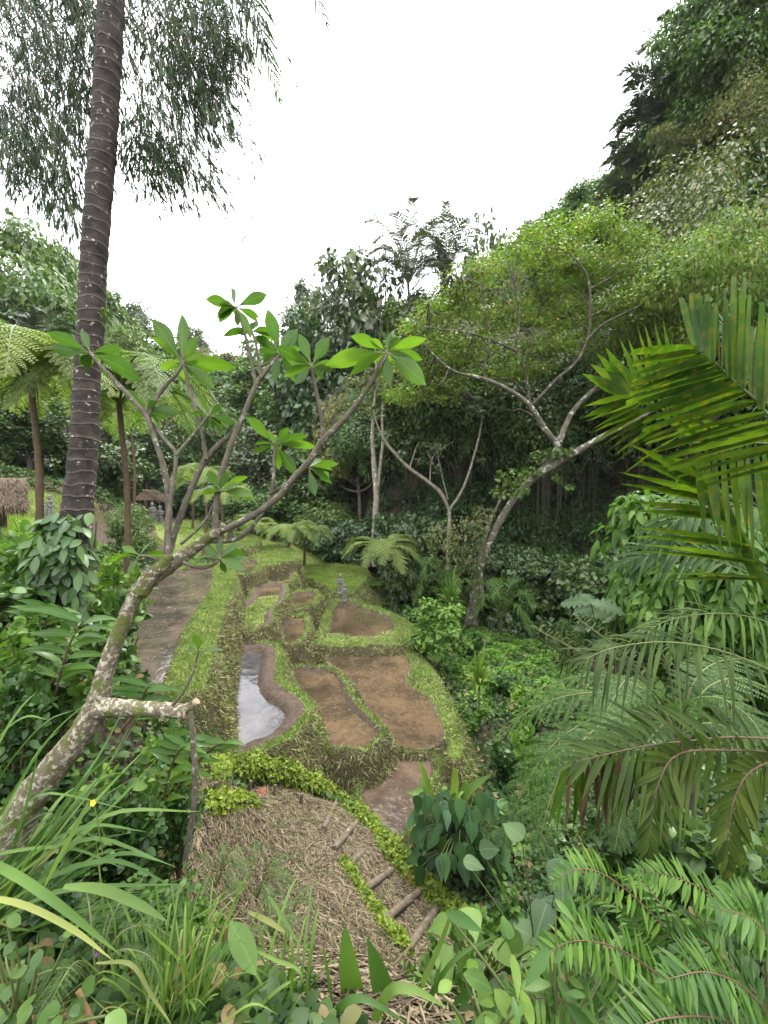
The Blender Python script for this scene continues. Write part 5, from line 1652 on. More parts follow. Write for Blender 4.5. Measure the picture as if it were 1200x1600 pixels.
def hut(name, loc, w, dpt, post, rise, label, rz, deck=True, over=.45, nst=2600, rail=False):
    root = thing(name, loc, label, 'hut', rz=rz)
    x, y = w / 2, dpt / 2
    for sx in (-1, 1):
        for sy in (-1, 1):
            m = MB(); tube(m, [(sx * x, sy * y, -.6), (sx * x, sy * y, post * .5), (sx * x, sy * y, post)], [.07, .065, .06], sides=7)
            m.build('post', M_WOOD, root)
    if deck:
        m = MB(); box(m, (-x - .1, -y - .1, .35), (x + .1, y + .1, .45)); m.build('platform', M_WOOD, root)
        m = MB(); box(m, (-x, y - .06, .45), (x, y, .95)); m.build('back_panel', M_WOOD, root)
    if rail:
        m = MB()
        for z in (.35, .7):
            tube(m, [(-x, -y - .05, z), (0, -y - .05, z), (x, -y - .05, z)], [.03, .03], sides=6)
        for k in range(14):
            xx = -x + w * k / 13; tube(m, [(xx, -y - .05, -.3), (xx, -y - .05, .35), (xx, -y - .05, .72)], [.022, .02], sides=5)
        m.build('railing', M_WOOD, root)
    X, Y = x + over, y + over * 1.3
    zr, ze = post + rise, post - .12
    A, B = np.array([0, -Y, zr]), np.array([0, Y, zr])
    m = MB()
    for s in (-1, 1):
        c, d = np.array([s * X, -Y, ze]), np.array([s * X, Y, ze])
        n = unit(np.cross(B - A, c - A)); n = n if n[2] > 0 else -n
        t = n * .14
        v = np.array([A, B, d, c, A + t, B + t, d + t, c + t])
        for f in [(0, 1, 2, 3), (4, 7, 6, 5), (3, 2, 6, 7), (0, 3, 7, 4), (1, 5, 6, 2)]:
            m.add(v[list(f)], [(0, 1, 2, 3)])
        strands(m, A + t, B + t, c + t, d + t, nst, .5, .018)
        k = nst // 6; u = rng.random(k)[:, None]; e = c + (d - c) * u + t * .5
        leaves(m, e, np.array([s * .35, 0, -1.0]) + rng.normal(size=(k, 3)) * .2, rng.normal(size=(k, 3)), .2 + .15 * rng.random(k), .016, BLADE)
    m.build('roof', M_THATCH, root)
    for yy in (-Y + .05, Y - .05):
        m = MB()
        tri = np.array([[0, yy, zr - .05], [-X * .8, yy, ze + .2 * rise], [X * .8, yy, ze + .2 * rise]])
        m.add(tri, [(0, 1, 2)])
        for s in (-1, 1):
            tube(m, [(0, yy, zr), (s * X * .5, yy, (zr + ze) / 2), (s * X, yy, ze)], [.06, .06], sides=5)
        tube(m, [(-x, yy, post), (0, yy, post), (x, yy, post)], [.05, .05], sides=5)
        m.build('gable', M_WOOD, root)
q = at_depth(233, 44)
hut('pavilion', q, 2.3, 2.6, 1.75, 1.0, 'small open pavilion with a gabled thatch roof beyond the uppermost pond', R(10))
q = at_depth(-85, 12.5); q[2] = P(0, 850, 12.5)[2]
hut('thatched_hut', q, 2.2, 2.6, 1.2, .75, 'shaggy thatched shelter cut off by the left edge beside the tree fern trunk', R(-48), deck=False, nst=5200, rail=True)

def statue(loc, h, label, mat, seed, rz=0.0):
    global rng
    keep = rng; rng = np.random.default_rng(seed)
    root = thing('statue', loc, label, 'statue', rz=rz)
    prof = [(.0, -.12), (.17, -.12), (.18, .02), (.15, .08), (.13, .1), (.14, .16), (.125, .3), (.10, .42), (.085, .5), (.10, .58), (.125, .66), (.115, .72), (.05, .77), (.045, .79)]
    m = MB(); sides = 12
    ang = np.linspace(0, 2 * np.pi, sides, endpoint=False)
    v = np.array([[(r * math.cos(a) * (1.0 if z < .1 else 1.1), r * math.sin(a) * (1.0 if z < .1 else .75), z) for a in ang] for r, z in prof]) * h
    v += rng.normal(size=v.shape) * .006 * h
    i = np.arange(len(prof) - 1)[:, None] * sides; j = np.arange(sides)[None]
    f = np.stack([i + j, i + (j + 1) % sides, i + sides + (j + 1) % sides, i + sides + j], -1).reshape(-1, 4)
    m.add(v.reshape(-1, 3), f)
    for s in (-1, 1):       # arms folded to the chest, legs under the cloth
        tube(m, np.array([(s * .12, 0, .69), (s * .17, -.02, .58), (s * .12, -.09, .52), (s * .03, -.12, .57)]) * h, np.array([.04, .036, .032, .03]) * h, sides=7, n=12)
        tube(m, np.array([(s * .06, -.07, .42), (s * .07, -.1, .25), (s * .06, -.08, .1)]) * h, np.array([.05, .045, .05]) * h, sides=7, n=8)
    m.build('body', mat, root)
    m = MB()
    pr = [(0, .76), (.05, .77), (.07, .81), (.075, .85), (.068, .89), (.075, .91), (.06, .925), (.055, .95), (.03, .98), (.0, 1.01)]
    v = np.array([[(r * math.cos(a), r * math.sin(a), z) for a in ang] for r, z in pr]) * h
    i = np.arange(len(pr) - 1)[:, None] * sides
    f = np.stack([i + j, i + (j + 1) % sides, i + sides + (j + 1) % sides, i + sides + j], -1).reshape(-1, 4)
    m.add(v.reshape(-1, 3), f)
    tube(m, np.array([(0, -.065, .86), (0, -.09, .835), (0, -.07, .82)]) * h, np.array([.012, .018, .012]) * h, sides=5, n=5)
    for s in (-1, 1):
        tube(m, np.array([(s * .072, .01, .87), (s * .088, 0, .845), (s * .072, 0, .82)]) * h, np.array([.012, .015, .012]) * h, sides=5, n=5)
    m.build('head', mat, root)
    rng = keep
for px, py, d, hpx, lab, mat in [
  (531, 922, 20.0, 31, 'taller of two small grey statues standing at the corner of the grassy field', M_STONE),
  (538, 928, 19.4, 26, 'shorter of two small grey statues standing at the corner of the grassy field', M_STONE),
  (238, 812, 30, 32, 'left one of two stone statues in front of the pavilion', M_STONE),
  (250, 812, 31, 30, 'right one of two stone statues in front of the pavilion', M_STONE),
  (78, 745, 19, 40, 'dark stone statue on the lawn between the tree fern trunk and the coconut palm', M_STONE),
  (359, 872, 24, 38, 'dark wooden figure standing on the terraces behind the frangipani knob', M_BARKD)]:
    g = at_depth(px, d); g[2] = max(g[2], P(px, py, d)[2]) if False else g[2]
    statue(g, hpx / F * d, lab, mat, px)
# ------------------------------------------------------------------ foreground plants
M_STRAPL = leaf_mat('strap_leaves', (.035, .085, .014), (.065, .13, .022), (.12, .18, .04), rare=(.24, .22, .06), transl=.35, scale=3.0, rough=.45)
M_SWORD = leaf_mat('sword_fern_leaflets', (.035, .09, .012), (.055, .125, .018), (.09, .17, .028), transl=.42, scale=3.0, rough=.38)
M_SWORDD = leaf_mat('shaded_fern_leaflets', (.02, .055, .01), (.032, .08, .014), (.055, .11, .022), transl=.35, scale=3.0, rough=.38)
M_ARUM = leaf_mat('arrow_leaves', (.012, .036, .012), (.02, .055, .016), (.035, .08, .022), transl=.2, rough=.5, spec=.16, scale=3.0, vein=.25)
M_GRASS = leaf_mat('wild_grass', (.05, .1, .018), (.08, .14, .024), (.12, .18, .035), rare=(.2, .17, .07), transl=.35, scale=3.0)
M_BIGLEAF = leaf_mat('soft_broad_leaves', (.045, .10, .018), (.07, .14, .026), (.11, .18, .04), transl=.4, scale=4.0, vein=.15, rough=.5)
M_GINGER = leaf_mat('ginger_leaves', (.03, .08, .012), (.05, .11, .016), (.085, .145, .022), transl=.4, scale=3.0, vein=.3, rough=.32)

def straps_px(name, base_px, lst, label, mat=M_STRAPL, cat='plant', fill=0, fillL=.7, fillW=.014, up=(0, -.5, 1), fill_dir=(.4, .1, .6)):
    """a clump of long leaves: signature leaves traced, the rest filled in round them"""
    b = P(*base_px)
    root = thing(name, b, label, cat)
    m = MB()
    for pts, d0, d1, wpx in lst:
        q = pix(pts, d0, d1, b)
        ribbon(m, q, wpx / F * (d0 + d1) / 4 * (.62 if d0 < 2 else 1), up=up)
    for k in range(fill):
        a = rng.random() * 6.28; e = .5 + .9 * rng.random()
        d = np.array([math.cos(a) * math.cos(e), math.sin(a) * math.cos(e), math.sin(e)]) + np.asarray(fill_dir) * .5
        d = d / np.linalg.norm(d); L = fillL * (.5 + .8 * rng.random()); o = rng.normal(size=3) * .06
        ribbon(m, [o, o + d * L * .4, o + d * L * .75 + np.array([0, 0, -.08 * L]), o + d * L + np.array([0, 0, -.3 * L * rng.random() - .05])], fillW * (.6 + .7 * rng.random()))
    m.build('leaves', mat, root)
    return root

straps_px('strap_leaf_clump', (-70, 1500, 1.6), [
  ([(-60,1330),(20,1365),(100,1420),(188,1492)], 1.25, 1.2, 20), ([(-50,1400),(30,1412),(110,1450),(176,1500)], 1.2, 1.15, 14),
  ([(-40,1420),(80,1330),(180,1270),(311,1268)], 1.6, 1.6, 13), ([(-40,1480),(60,1380),(140,1310),(275,1355)], 1.6, 1.55, 13),
  ([(139,1253),(115,1300),(88,1350),(64,1396)], 1.35, 1.3, 15), ([(-40,1380),(60,1310),(120,1230),(186,1168)], 1.7, 1.8, 15),
  ([(-30,1330),(20,1240),(80,1150),(142,1092)], 1.7, 1.8, 9), ([(-40,1300),(10,1200),(70,1130),(120,1108)], 1.75, 1.8, 8),
  ([(-40,1250),(0,1160),(30,1110),(60,1078)], 1.5, 1.6, 13), ([(-40,1210),(0,1150),(40,1120),(75,1125)], 1.7, 1.75, 8),
  ([(-40,1420),(60,1330),(140,1290),(230,1300)], 1.55, 1.55, 10), ([(-30,1440),(80,1370),(180,1345),(270,1385)], 1.5, 1.5, 12),
  ([(-30,1460),(70,1400),(160,1385),(275,1382)], 1.45, 1.45, 12), ([(100,1385),(160,1390),(220,1415),(262,1440)], 1.4, 1.4, 22),
  ([(-50,1350),(20,1330),(110,1325),(196,1358)], 1.6, 1.6, 8), ([(-60,1300),(10,1290),(70,1240),(200,1265)], 1.65, 1.7, 8),
  ], 'dense clump of long arching strap leaves across the lower left corner', fill=70, fillL=.85, fillW=.011, fill_dir=(.9, .25, .25))
straps_px('strap_leaf_plant', (690, 1285, 6.4), [
  ([(690,1285),(672,1240),(660,1205),(652,1187)], 6.4, 6.2, 13), ([(690,1285),(665,1235),(648,1240),(635,1238)], 6.4, 6.2, 10), ([(700,1280),(709,1240),(710,1210),(708,1198)], 6.4, 6.3, 13),
  ([(705,1285),(725,1245),(745,1225),(768,1210)], 6.4, 6.3, 14), ([(700,1290),(730,1260),(755,1245),(778,1238)], 6.4, 6.3, 10), ([(695,1290),(722,1240),(728,1225),(727,1218)], 6.4, 6.5, 10),
  ([(690,1290),(675,1250),(664,1228),(655,1215)], 6.4, 6.6, 11), ([(700,1290),(742,1258),(770,1260),(790,1275)], 6.4, 6.2, 10)],
  'upright plant with pale broad strap leaves growing out of the dark arrow-leaved plant', mat=M_CORDY, fill=10, fillL=.7, fillW=.045)
straps_px('broad_strap_plant', (590, 1690, 1.5), [
  ([(575,1700),(560,1600),(545,1510),(540,1446)], 1.6, 1.6, 58), ([(600,1700),(610,1600),(592,1530),(574,1466)], 1.6, 1.6, 60),
  ([(560,1680),(600,1560),(640,1545),(700,1575)], 1.45, 1.4, 22), ([(540,1690),(520,1600),(560,1560),(640,1600)], 1.45, 1.4, 20),
  ([(625,1640),(650,1560),(690,1470),(712,1402)], 1.7, 1.75, 13), ([(640,1650),(660,1580),(710,1500),(780,1460)], 1.6, 1.6, 12), ([(640,1660),(660,1600),(680,1540),(690,1500)], 1.6, 1.6, 12)],
  'young plant with two broad pleated leaves at the bottom centre', fill=6, fillL=.3, fillW=.02, fill_dir=(0, 0, .6))
straps_px('bent_grass_clump', (440, 1650, 1.5), [
  ([(420,1400),(440,1430),(470,1480)], 1.6, 1.5, 9), ([(388,1425),(420,1440),(450,1460)], 1.6, 1.6, 12), ([(390,1480),(430,1500),(466,1515),(474,1540)], 1.5, 1.45, 8), ([(380,1600),(430,1550),(470,1525)], 1.4, 1.45, 9),
  ([(420,1620),(450,1580),(475,1550)], 1.4, 1.45, 10), ([(505,1480),(515,1540),(520,1580)], 1.5, 1.5, 8), ([(460,1640),(480,1560),(478,1520)], 1.5, 1.5, 8), ([(352,1650),(350,1560),(349,1405)], 1.6, 1.7, 4), ([(300,1640),(350,1560),(400,1480)], 1.5, 1.6, 4)],
  'half-withered bent blades at the lower edge of the straw slope', mat=M_GRASS, fill=40, fillL=.45, fillW=.006, fill_dir=(0, .1, .7))
straps_px('grass_clump', (270, 1640, 1.35), [
  ([(270,1640),(260,1530),(330,1440),(390,1380)], 1.5, 1.7, 6), ([(150,1505),(205,1507),(240,1560),(268,1600)], 1.2, 1.15, 9), ([(0,1640),(40,1590),(88,1523)], 1.1, 1.1, 5), ([(230,1640),(290,1500),(285,1380)], 1.5, 1.6, 5),
  ([(200,1600),(170,1480),(150,1310)], 1.4, 1.6, 7), ([(230,1480),(310,1430),(388,1380)], 1.6, 1.75, 4), ([(280,1640),(300,1470),(290,1360)], 1.6, 1.7, 5), ([(390,1640),(388,1500),(385,1510)], 1.5, 1.5, 4), ([(180,1600),(180,1450),(165,1400)],1.4,1.5,5)],
  'thin wild grass blades rising along the lower left edge', mat=M_GRASS, fill=150, fillL=.42, fillW=.004, fill_dir=(.1, .2, .8))

# arrow-leaved dark plant beside the lowest pond
def arum():
    b = at_ground(718, 1368); 
    root = thing('arrow_leaf_plant', b, 'mound of dark glossy arrow-shaped leaves beside the lowest pond', 'plant')
    ms, ml = MB(), MB()
    n = 270
    for k in range(n):
        c = P(652 + 138 * rng.random(), 1238 + 118 * rng.random(), 6.15 + .5 * rng.normal()) - b
        if c[2] < .1: c[2] = .1 + .3 * rng.random()
        tube(ms, [(rng.normal() * .06, rng.normal() * .06, 0), c * np.array([.5, .5, .8]), c], [.008, .006, .004], sides=3, n=6, cap=False)
        o = unit(np.array([c[0], c[1], 0]) + rng.normal(size=3) * .2)
        leaves(ml, c[None], o * .6 + np.array([0, -.15, -.65]) + rng.normal(size=3) * .25, o + np.array([0, -.3, .7]) + rng.normal(size=3) * .2, .15 + .10 * rng.random(), .055 + .03 * rng.random(), HEART, .15)
    ms.build('stems', M_STALK, root); ml.build('leaves', M_ARUM, root)
arum()

# sword ferns filling the lower right corner
def sword_fern(base_px, fr, label, mat, n=32, ll=.10, lw=.0085, fill=8, L=.8):
    b = P(*base_px)
    root = thing('sword_fern', b, label, 'fern')
    m = MB()
    for pts, d0, d1 in fr:
        frond(m, pix(pts, d0, d1, b), n, ll, lw, LANCE, angle=74, tip_angle=55, droop=.12, rach=.004, vee=.06, start=.2, profile=[.6, .95, 1, 1, .95, .85, .65, .3], up=(0, -.5, 1), jit=.12)
    for k in range(fill):
        a = rng.random() * 6.28; e = .5 + .6 * rng.random(); s = L * (.6 + .5 * rng.random())
        d = np.array([math.cos(a), math.sin(a), 0])
        frond(m, [(0, 0, 0), d * s * .3 + np.array([0, 0, s * e * .6]), d * s * .7 + np.array([0, 0, s * e * .8]), d * s + np.array([0, 0, s * e * .55])], n, ll * .9, lw, LANCE, angle=74, tip_angle=55, droop=.12, rach=.004, vee=.06, start=.15, profile=[.6, .95, 1, 1, .95, .85, .65, .3], jit=.14)
    m.build('fronds', [mat, M_BROWNSTALK], root)
sword_fern((1180, 1760, 1.7), [
   ([(1180,1700),(1100,1530),(1020,1430),(950,1370),(905,1358),(868,1376)], 1.6, 1.6), ([(1200,1640),(1190,1480),(1130,1410),(1060,1372),(1000,1360)], 1.5, 1.7),
   ([(1200,1700),(1080,1570),(980,1490),(900,1470),(840,1500)], 1.5, 1.4), ([(1230,1600),(1220,1480),(1190,1420),(1130,1390)], 1.4, 1.6)],
   'sword fern with the longest bright frond arching over the lower right corner', M_SWORD, fill=10, L=.75)
sword_fern((1010, 1760, 1.5), [
   ([(1010,1720),(990,1600),(950,1500),(905,1440),(880,1425)], 1.45, 1.5), ([(1010,1720),(1060,1580),(1090,1480),(1110,1420)], 1.45, 1.6), ([(1010,1720),(930,1600),(860,1560),(800,1570)], 1.4, 1.35), ([(1010,1720),(1020,1560),(1000,1460),(985,1420)], 1.5, 1.6)],
   'sword fern with stubby upright fronds at the bottom, left of the longest frond', M_SWORD, fill=12, L=.55, ll=.10)
sword_fern((1260, 1700, 1.3), [
   ([(1260,1680),(1180,1560),(1110,1520),(1040,1530)], 1.25, 1.15), ([(1260,1680),(1230,1520),(1180,1440),(1120,1420)], 1.25, 1.3), ([(1260,1680),(1150,1600),(1050,1590),(960,1620)], 1.15, 1.1)],
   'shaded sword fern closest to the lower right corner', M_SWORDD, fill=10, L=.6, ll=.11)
sword_fern((1130, 1480, 3.2), [
   ([(1130,1480),(1080,1400),(1030,1370),(980,1380)], 3.2, 3.0), ([(1130,1480),(1180,1400),(1220,1380)], 3.2, 3.1)],
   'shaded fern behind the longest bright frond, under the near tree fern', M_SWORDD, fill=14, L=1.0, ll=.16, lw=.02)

# pleasantly soft broad leaves at the lower middle right
def broad_leaf(px, py, d, n, L, label, spread, mat=M_BIGLEAF, tpl=HEART, w=.42, name='broad_leaf_plant'):
    b = P(px, py + 170, d); b[2] = max(b[2], H(b[0], b[1]))
    root = thing(name, b, label, 'plant')
    ms, ml = MB(), MB()
    for k in range(n):
        c = P(px + spread * rng.normal(), py + spread * .8 * rng.normal(), d + .12 * rng.normal()) - b
        tube(ms, [(rng.normal() * .03, rng.normal() * .03, 0), c * .6 + np.array([0, 0, .03]), c], [.007, .005, .003], sides=4, n=7, cap=False)
        a = rng.random() * 6.28; s = L * (.6 + .7 * rng.random())
        leaves(ml, c[None], (math.cos(a), math.sin(a) - .4, -.15 + .3 * rng.normal()), np.array([0, -.45, .8]) + rng.normal(size=3) * .25, s, s * w, tpl, .2)
    ms.build('stems', M_STALK, root); ml.build('leaves', mat, root)
broad_leaf(745, 1500, 2.0, 40, .095, 'leafy plant with soft heart-shaped leaves at the lower middle right', 48)
broad_leaf(840, 1385, 2.7, 8, .17, 'grey-green broad leaves standing above the soft heart-shaped ones', 45, M_BREAD)
broad_leaf(870, 1555, 1.4, 34, .10, 'low plant of narrow light leaves between the heart leaves and the sword ferns', 60, M_STRAPL, LANCE, .16)
broad_leaf(760, 1590, 1.4, 30, .08, 'light leaves at the bottom edge right of the broad strap plant', 50, M_BIGLEAF, OVAL, .28)
broad_leaf(40, 1560, 1.3, 90, .05, 'dark low clover-like leaves in the bottom left corner', 60, M_SHRUBD, OVAL, .4)
broad_leaf(300, 1480, 1.7, 6, .16, 'plant with a few large soft oblong leaves among the wild grass', 30, M_BIGLEAF, OVAL, .24)

# ginger-like stems with two ranks of long leaves
def ginger(stem, d, n, L, label, lw=.03):
    b = P(*stem[0], d)
    root = thing('ginger_plant', b, label, 'plant')
    ms, ml = MB(), MB()
    p = tube(ms, pix(stem, d, d - .1, b), [.009, .008, .004], sides=6, n=30)
    t = unit(np.gradient(p, axis=0))
    for k in range(n):
        i = int(5 + 24 * k / (n - 1)); s = -1 if k % 2 else 1
        side = np.array([s * 1.0, -.15, .15 + .2 * rng.random()])
        leaves(ml, p[i][None], side + t[i] * .5 + rng.normal(size=3) * .1, np.array([0, -.6, .8]) + rng.normal(size=3) * .15, L * (.7 + .4 * rng.random()), lw, LANCE, .35)
    ms.build('stem', M_BROWNSTALK, root); ml.build('leaves', M_GINGER, root)
ginger([(85,1090),(98,1040),(112,1000),(128,972)], 2.9, 14, .42, 'ginger stem with long arching leaves left of the frangipani trunk')
ginger([(60,1060),(62,1010),(70,975),(80,955)], 3.3, 12, .36, 'second ginger stem, nearer the foot of the coconut palm')
ginger([(190,1140),(215,1110),(225,1085),(232,1072)], 2.7, 10, .3, 'low ginger shoot in the fork under the frangipani trunk', .022)
ginger([(260,1260),(300,1200),(330,1170),(352,1160)], 3.0, 14, .28, 'ginger shoot with light fingers of leaves below the broken branch', .022)
ginger([(250,1290),(262,1220),(275,1180),(290,1165)], 2.8, 12, .28, 'dark ginger shoot under the broken branch', .024)

# leafy shrubs along the left bank
SM = make_shrub('small_leaf_shrub', 71, M_SHRUBD, .9, 1.0, 900, .07, .024, OVAL, stems=14)
ML = make_shrub('mixed_shrub', 72, M_SHRUBL, .9, 1.0, 420, .11, .034, OVAL, stems=10)
BL = make_shrub('dark_leaf_shrub', 73, M_GLOSS, .9, 1.0, 360, .16, .045, OVAL, stems=9)
for pr, px, d, top, w, lab in [
  (BL, 15, 3.6, 905, 150, 'dark glossy shrub at the left edge beside the coconut foot'),
  (ML, 20, 3.0, 950, 170, 'light-leaved shrub at the left edge under the glossy one'),
  (BL, 70, 2.9, 1010, 150, 'dark leaves in front of the coconut foot, behind the ginger stems'),
  (SM, 10, 2.6, 1050, 170, 'tiny-leaved shrub at the left edge above the strap leaves'),
  (ML, 165, 5.0, 855, 110, 'light leafy shrub between the coconut foot and the frangipani trunk'),
  (BL, 185, 4.4, 905, 100, 'dark leafy shrub left of the frangipani limbs, over the big pond'),
  (ML, 80, 5.5, 800, 150, 'light leafy shrub behind the vine-clad coconut foot'),
  (ML, 10, 5.5, 805, 130, 'light leafy shrub below the thatched shelter'),
  (BL, 160, 3.2, 960, 90, 'broad dark leaves hanging just left of the frangipani trunk'),
  (SM, 250, 3.4, 1130, 170, 'small-leaved shrub under the broken branch'),
  (ML, 215, 2.9, 1165, 160, 'bright leafy shrub between the frangipani trunk and the propping stick'),
  (SM, 180, 2.4, 1230, 180, 'small-leaved shrub at the foot of the frangipani trunk'),
  (SM, 265, 2.9, 1230, 120, 'tiny-leaved shrub around the propping stick'),
  (BL, 120, 2.3, 1260, 140, 'dark leaves behind the strap-leaf clump'),
  (SM, 50, 1.9, 1400, 220, 'dark undergrowth beneath the strap-leaf clump'),
  (SM, 210, 1.8, 1440, 220, 'low leafy tangle under the wild grass blades'),
  (ML, 290, 2.2, 1450, 110, 'low leafy shrub on the lower left of the straw slope'),
  (SM, 120, 1.5, 1500, 240, 'leafy tangle along the bottom left edge'),
  (SM, 470, 1.5, 1575, 120, 'small-leaved tangle left of the broad strap plant'),
  (ML, 690, 1.7, 1540, 140, 'small bright shrub right of the broad strap plant'),
  (ML, 800, 2.6, 1430, 150, 'bright leaves behind the soft heart-shaped plant'),
  (SM, 900, 3.0, 1400, 200, 'small-leaved shrub below the withered palm leaflets'),
  (BL, 1010, 3.4, 1330, 180, 'dark leafy shrub at the foot of the near tree fern'),
  (BL, 1140, 3.0, 1300, 170, 'dark leafy shrub right of the near tree fern trunk'),
  (BL, 1190, 2.4, 1330, 140, 'dark leaves at the right edge above the sword ferns'),
  (SM, 1060, 5.5, 1150, 160, 'shrub behind the near tree fern crown'),
  (ML, 960, 7.5, 1090, 120, 'light shrub in the dip before the stream'),
]:
    q = at_depth(px, d); zt = P(px, top, d)[2]
    h = max(zt - q[2], .35)
    # the foot may stand a little down the slope; keep natural proportions
    z0 = zt - min(h, 1.35 * w / F * d)
    put(pr, (q[0], q[1], z0), lab, w / F * d / pr['w'] , sz=(zt - z0) / pr['h'])
FN = make_rosette('ground_fern', 74, M_FERN, 1, .1, .01)
bpy.data.objects.remove(FN.children[0]); bpy.data.objects.remove(FN)
def ground_fern(px, py, d, s, n, label, mat=M_FERN):
    b = P(px, py, d); b[2] = min(b[2], H(b[0], b[1]) + .25)
    root = thing('ground_fern', b, label, 'fern')
    m = MB()
    for k in range(n):
        a = k * 2.4 + rng.normal() * .3; e = .35 + .4 * rng.random()
        dd = np.array([math.cos(a), math.sin(a), 0])
        fern_frond(m, [(0, 0, 0), dd * s * .3 + np.array([0, 0, s * e]), dd * s * .7 + np.array([0, 0, s * e * 1.1]), dd * s + np.array([0, 0, s * e * .7])], 18, s * .22, s * .028, m=9, rach=.004, start=.2)
    m.build('fronds', [mat, M_STALK], root)
ground_fern(400, 1345, 3.6, .38, 7, 'small light fern growing on the left of the straw slope')
ground_fern(335, 1290, 3.2, .3, 7, 'little fern beside the foot of the propping stick')
ground_fern(455, 1400, 3.6, .25, 5, 'bright little fern in the middle of the straw slope')
ground_fern(425, 1460, 2.8, .22, 6, 'pale little fern at the lower edge of the straw slope')
ground_fern(150, 1540, 1.4, .25, 8, 'little dark fern among the clover-like leaves', M_SWORDD)

# tiny flowers
def flower(px, py, d, col, label, mname):
    b = P(px, py, d)
    root = thing('wild_flower', b, label, 'flower')
    m = MB(); a = np.arange(5) * 1.257
    leaves(m, np.zeros((5, 3)), np.stack([np.cos(a), np.sin(a) * .4 - .3, np.sin(a)], 1), (0, -1, .3), .011, .005, OVAL)
    m.build('petals', mname, root)
    m = MB(); tube(m, [(0, 0, 0), (.005, .01, -.08), (.01, .02, -.2)], [.002, .002], sides=4); m.build('stem', M_STALK, root)
M_PURP = plain_mat('purple_petals', (.30, .10, .34), (.22, .07, .28), rough=.5, bump=0)
M_YEL = plain_mat('yellow_petals', (.75, .5, .03), (.6, .35, .02), rough=.5, bump=0)
flower(150, 1490, 1.45, 0, 'purple flower, left one of two close together in the grass', M_PURP)
flower(197, 1482, 1.5, 0, 'purple flower, right one of two close together in the grass', M_PURP)
flower(238, 1518, 1.5, 0, 'single purple flower lowest in the grass', M_PURP)
flower(303, 1542, 1.5, 0, 'yellow flower low in the grass', M_YEL)
flower(146, 1254, 1.34, 0, 'yellow flower at the tip of the strap-leaf clump', M_YEL)
# broken dry bamboo at the very bottom
def dry(pts, d, w, label):
    b = P(*pts[0], d)
    m = MB(); tube(m, pix(pts, d, d, b), [w / F * d / 2, w / F * d / 2 * .8], sides=8, n=12, rough=.04)
    o = m.build('dry_stick', M_DRYB); o.location = b
    tag(o, label, 'stick')
M_DRYB = bark_mat('dry_bamboo', (.10, .06, .03), (.2, .125, .065), scale=6.0)
dry([(30,1600),(80,1590),(135,1580)], 1.25, 14, 'brown dry stick lying along the bottom left edge')
dry([(150,1615),(136,1580),(122,1548)], 1.25, 10, 'orange-brown broken stick standing up at the bottom left edge')

# ------------------------------------------------------------------ steps and mossy borders
M_LOG = bark_mat('step_log', (.05, .04, .028), (.15, .12, .085), scale=9.0, lichen=(.36, .33, .27), lich_th=.64)
LOGS = [((508,1298),(526,1260),'highest step log, at the bend of the path'), ((526,1330),(553,1297),'second step log down from the bend'), ((551,1354),(593,1321),'third step log down from the bend'),
  ((577,1393),(628,1358),'pale bamboo step log in the middle of the flight'), ((608,1441),(659,1398),'step log below the pale bamboo one'), ((643,1485),(680,1432),'thick step log second from the bottom'), ((692,1514),(704,1498),'lowest step log, mostly hidden by leaves')]
for (x0, y0), (x1, y1), lab in LOGS:
    ex, ey = (x1 - x0) * .14, (y1 - y0) * .14
    a, b = ground_at(x0 - ex, y0 - ey), ground_at(x1 + ex, y1 + ey)
    z = max(a[2], b[2]) * .5 + (a[2] + b[2]) * .25
    a[2] += .07; b[2] += .07
    c = (a + b) / 2
    m = MB(); tube(m, [a - c, (b - a) * .02 + np.array([0, 0, .01]), b - c], [.042, .046, .042], sides=10, n=16, rough=.05)
    o = m.build('step_log', M_LOG); o.location = c
    tag(o, lab + ', set in the straw path', 'log', 'logs edging the path steps')
for (x, y), h, lab in [((470,1262),.22,'short peg right of the fallen leaf at the path landing'), ((428,1246),.2,'short peg just right of the red fallen leaf'), ((390,1244),.24,'short peg left of the red fallen leaf'), ((335,1250),.2,'short peg at the left end of the path landing')]:
    g = ground_at(x, y)
    m = MB(); tube(m, [(0, 0, -.1), (.01, 0, h * .5), (.02, .01, h)], [.026, .025, .024], sides=8, n=8, rough=.05)
    o = m.build('path_peg', M_LOG); o.location = g
    tag(o, lab, 'peg', 'pegs at the path landing')
M_REDLEAF = leaf_mat('red_dry_leaf', (.17, .06, .03), (.20, .075, .036), (.23, .10, .05), transl=.2, scale=8.0, vein=.5)
for x, y, L, lab in [(412,1246,.22,'big reddish fallen leaf lying on the path landing'), (640,1380,.2,'rust-brown fallen leaf lying beside the pale bamboo step log')]:
    g = ground_at(x, y); g[2] += .05
    m = MB(); leaves(m, [(-.1, -.12, 0)], (.5, .6, .3), (0, -.45, .9), L, L * .3, OVAL, -.1)
    o = m.build('fallen_leaf', M_REDLEAF); o.location = g
    tag(o, lab, 'leaf')

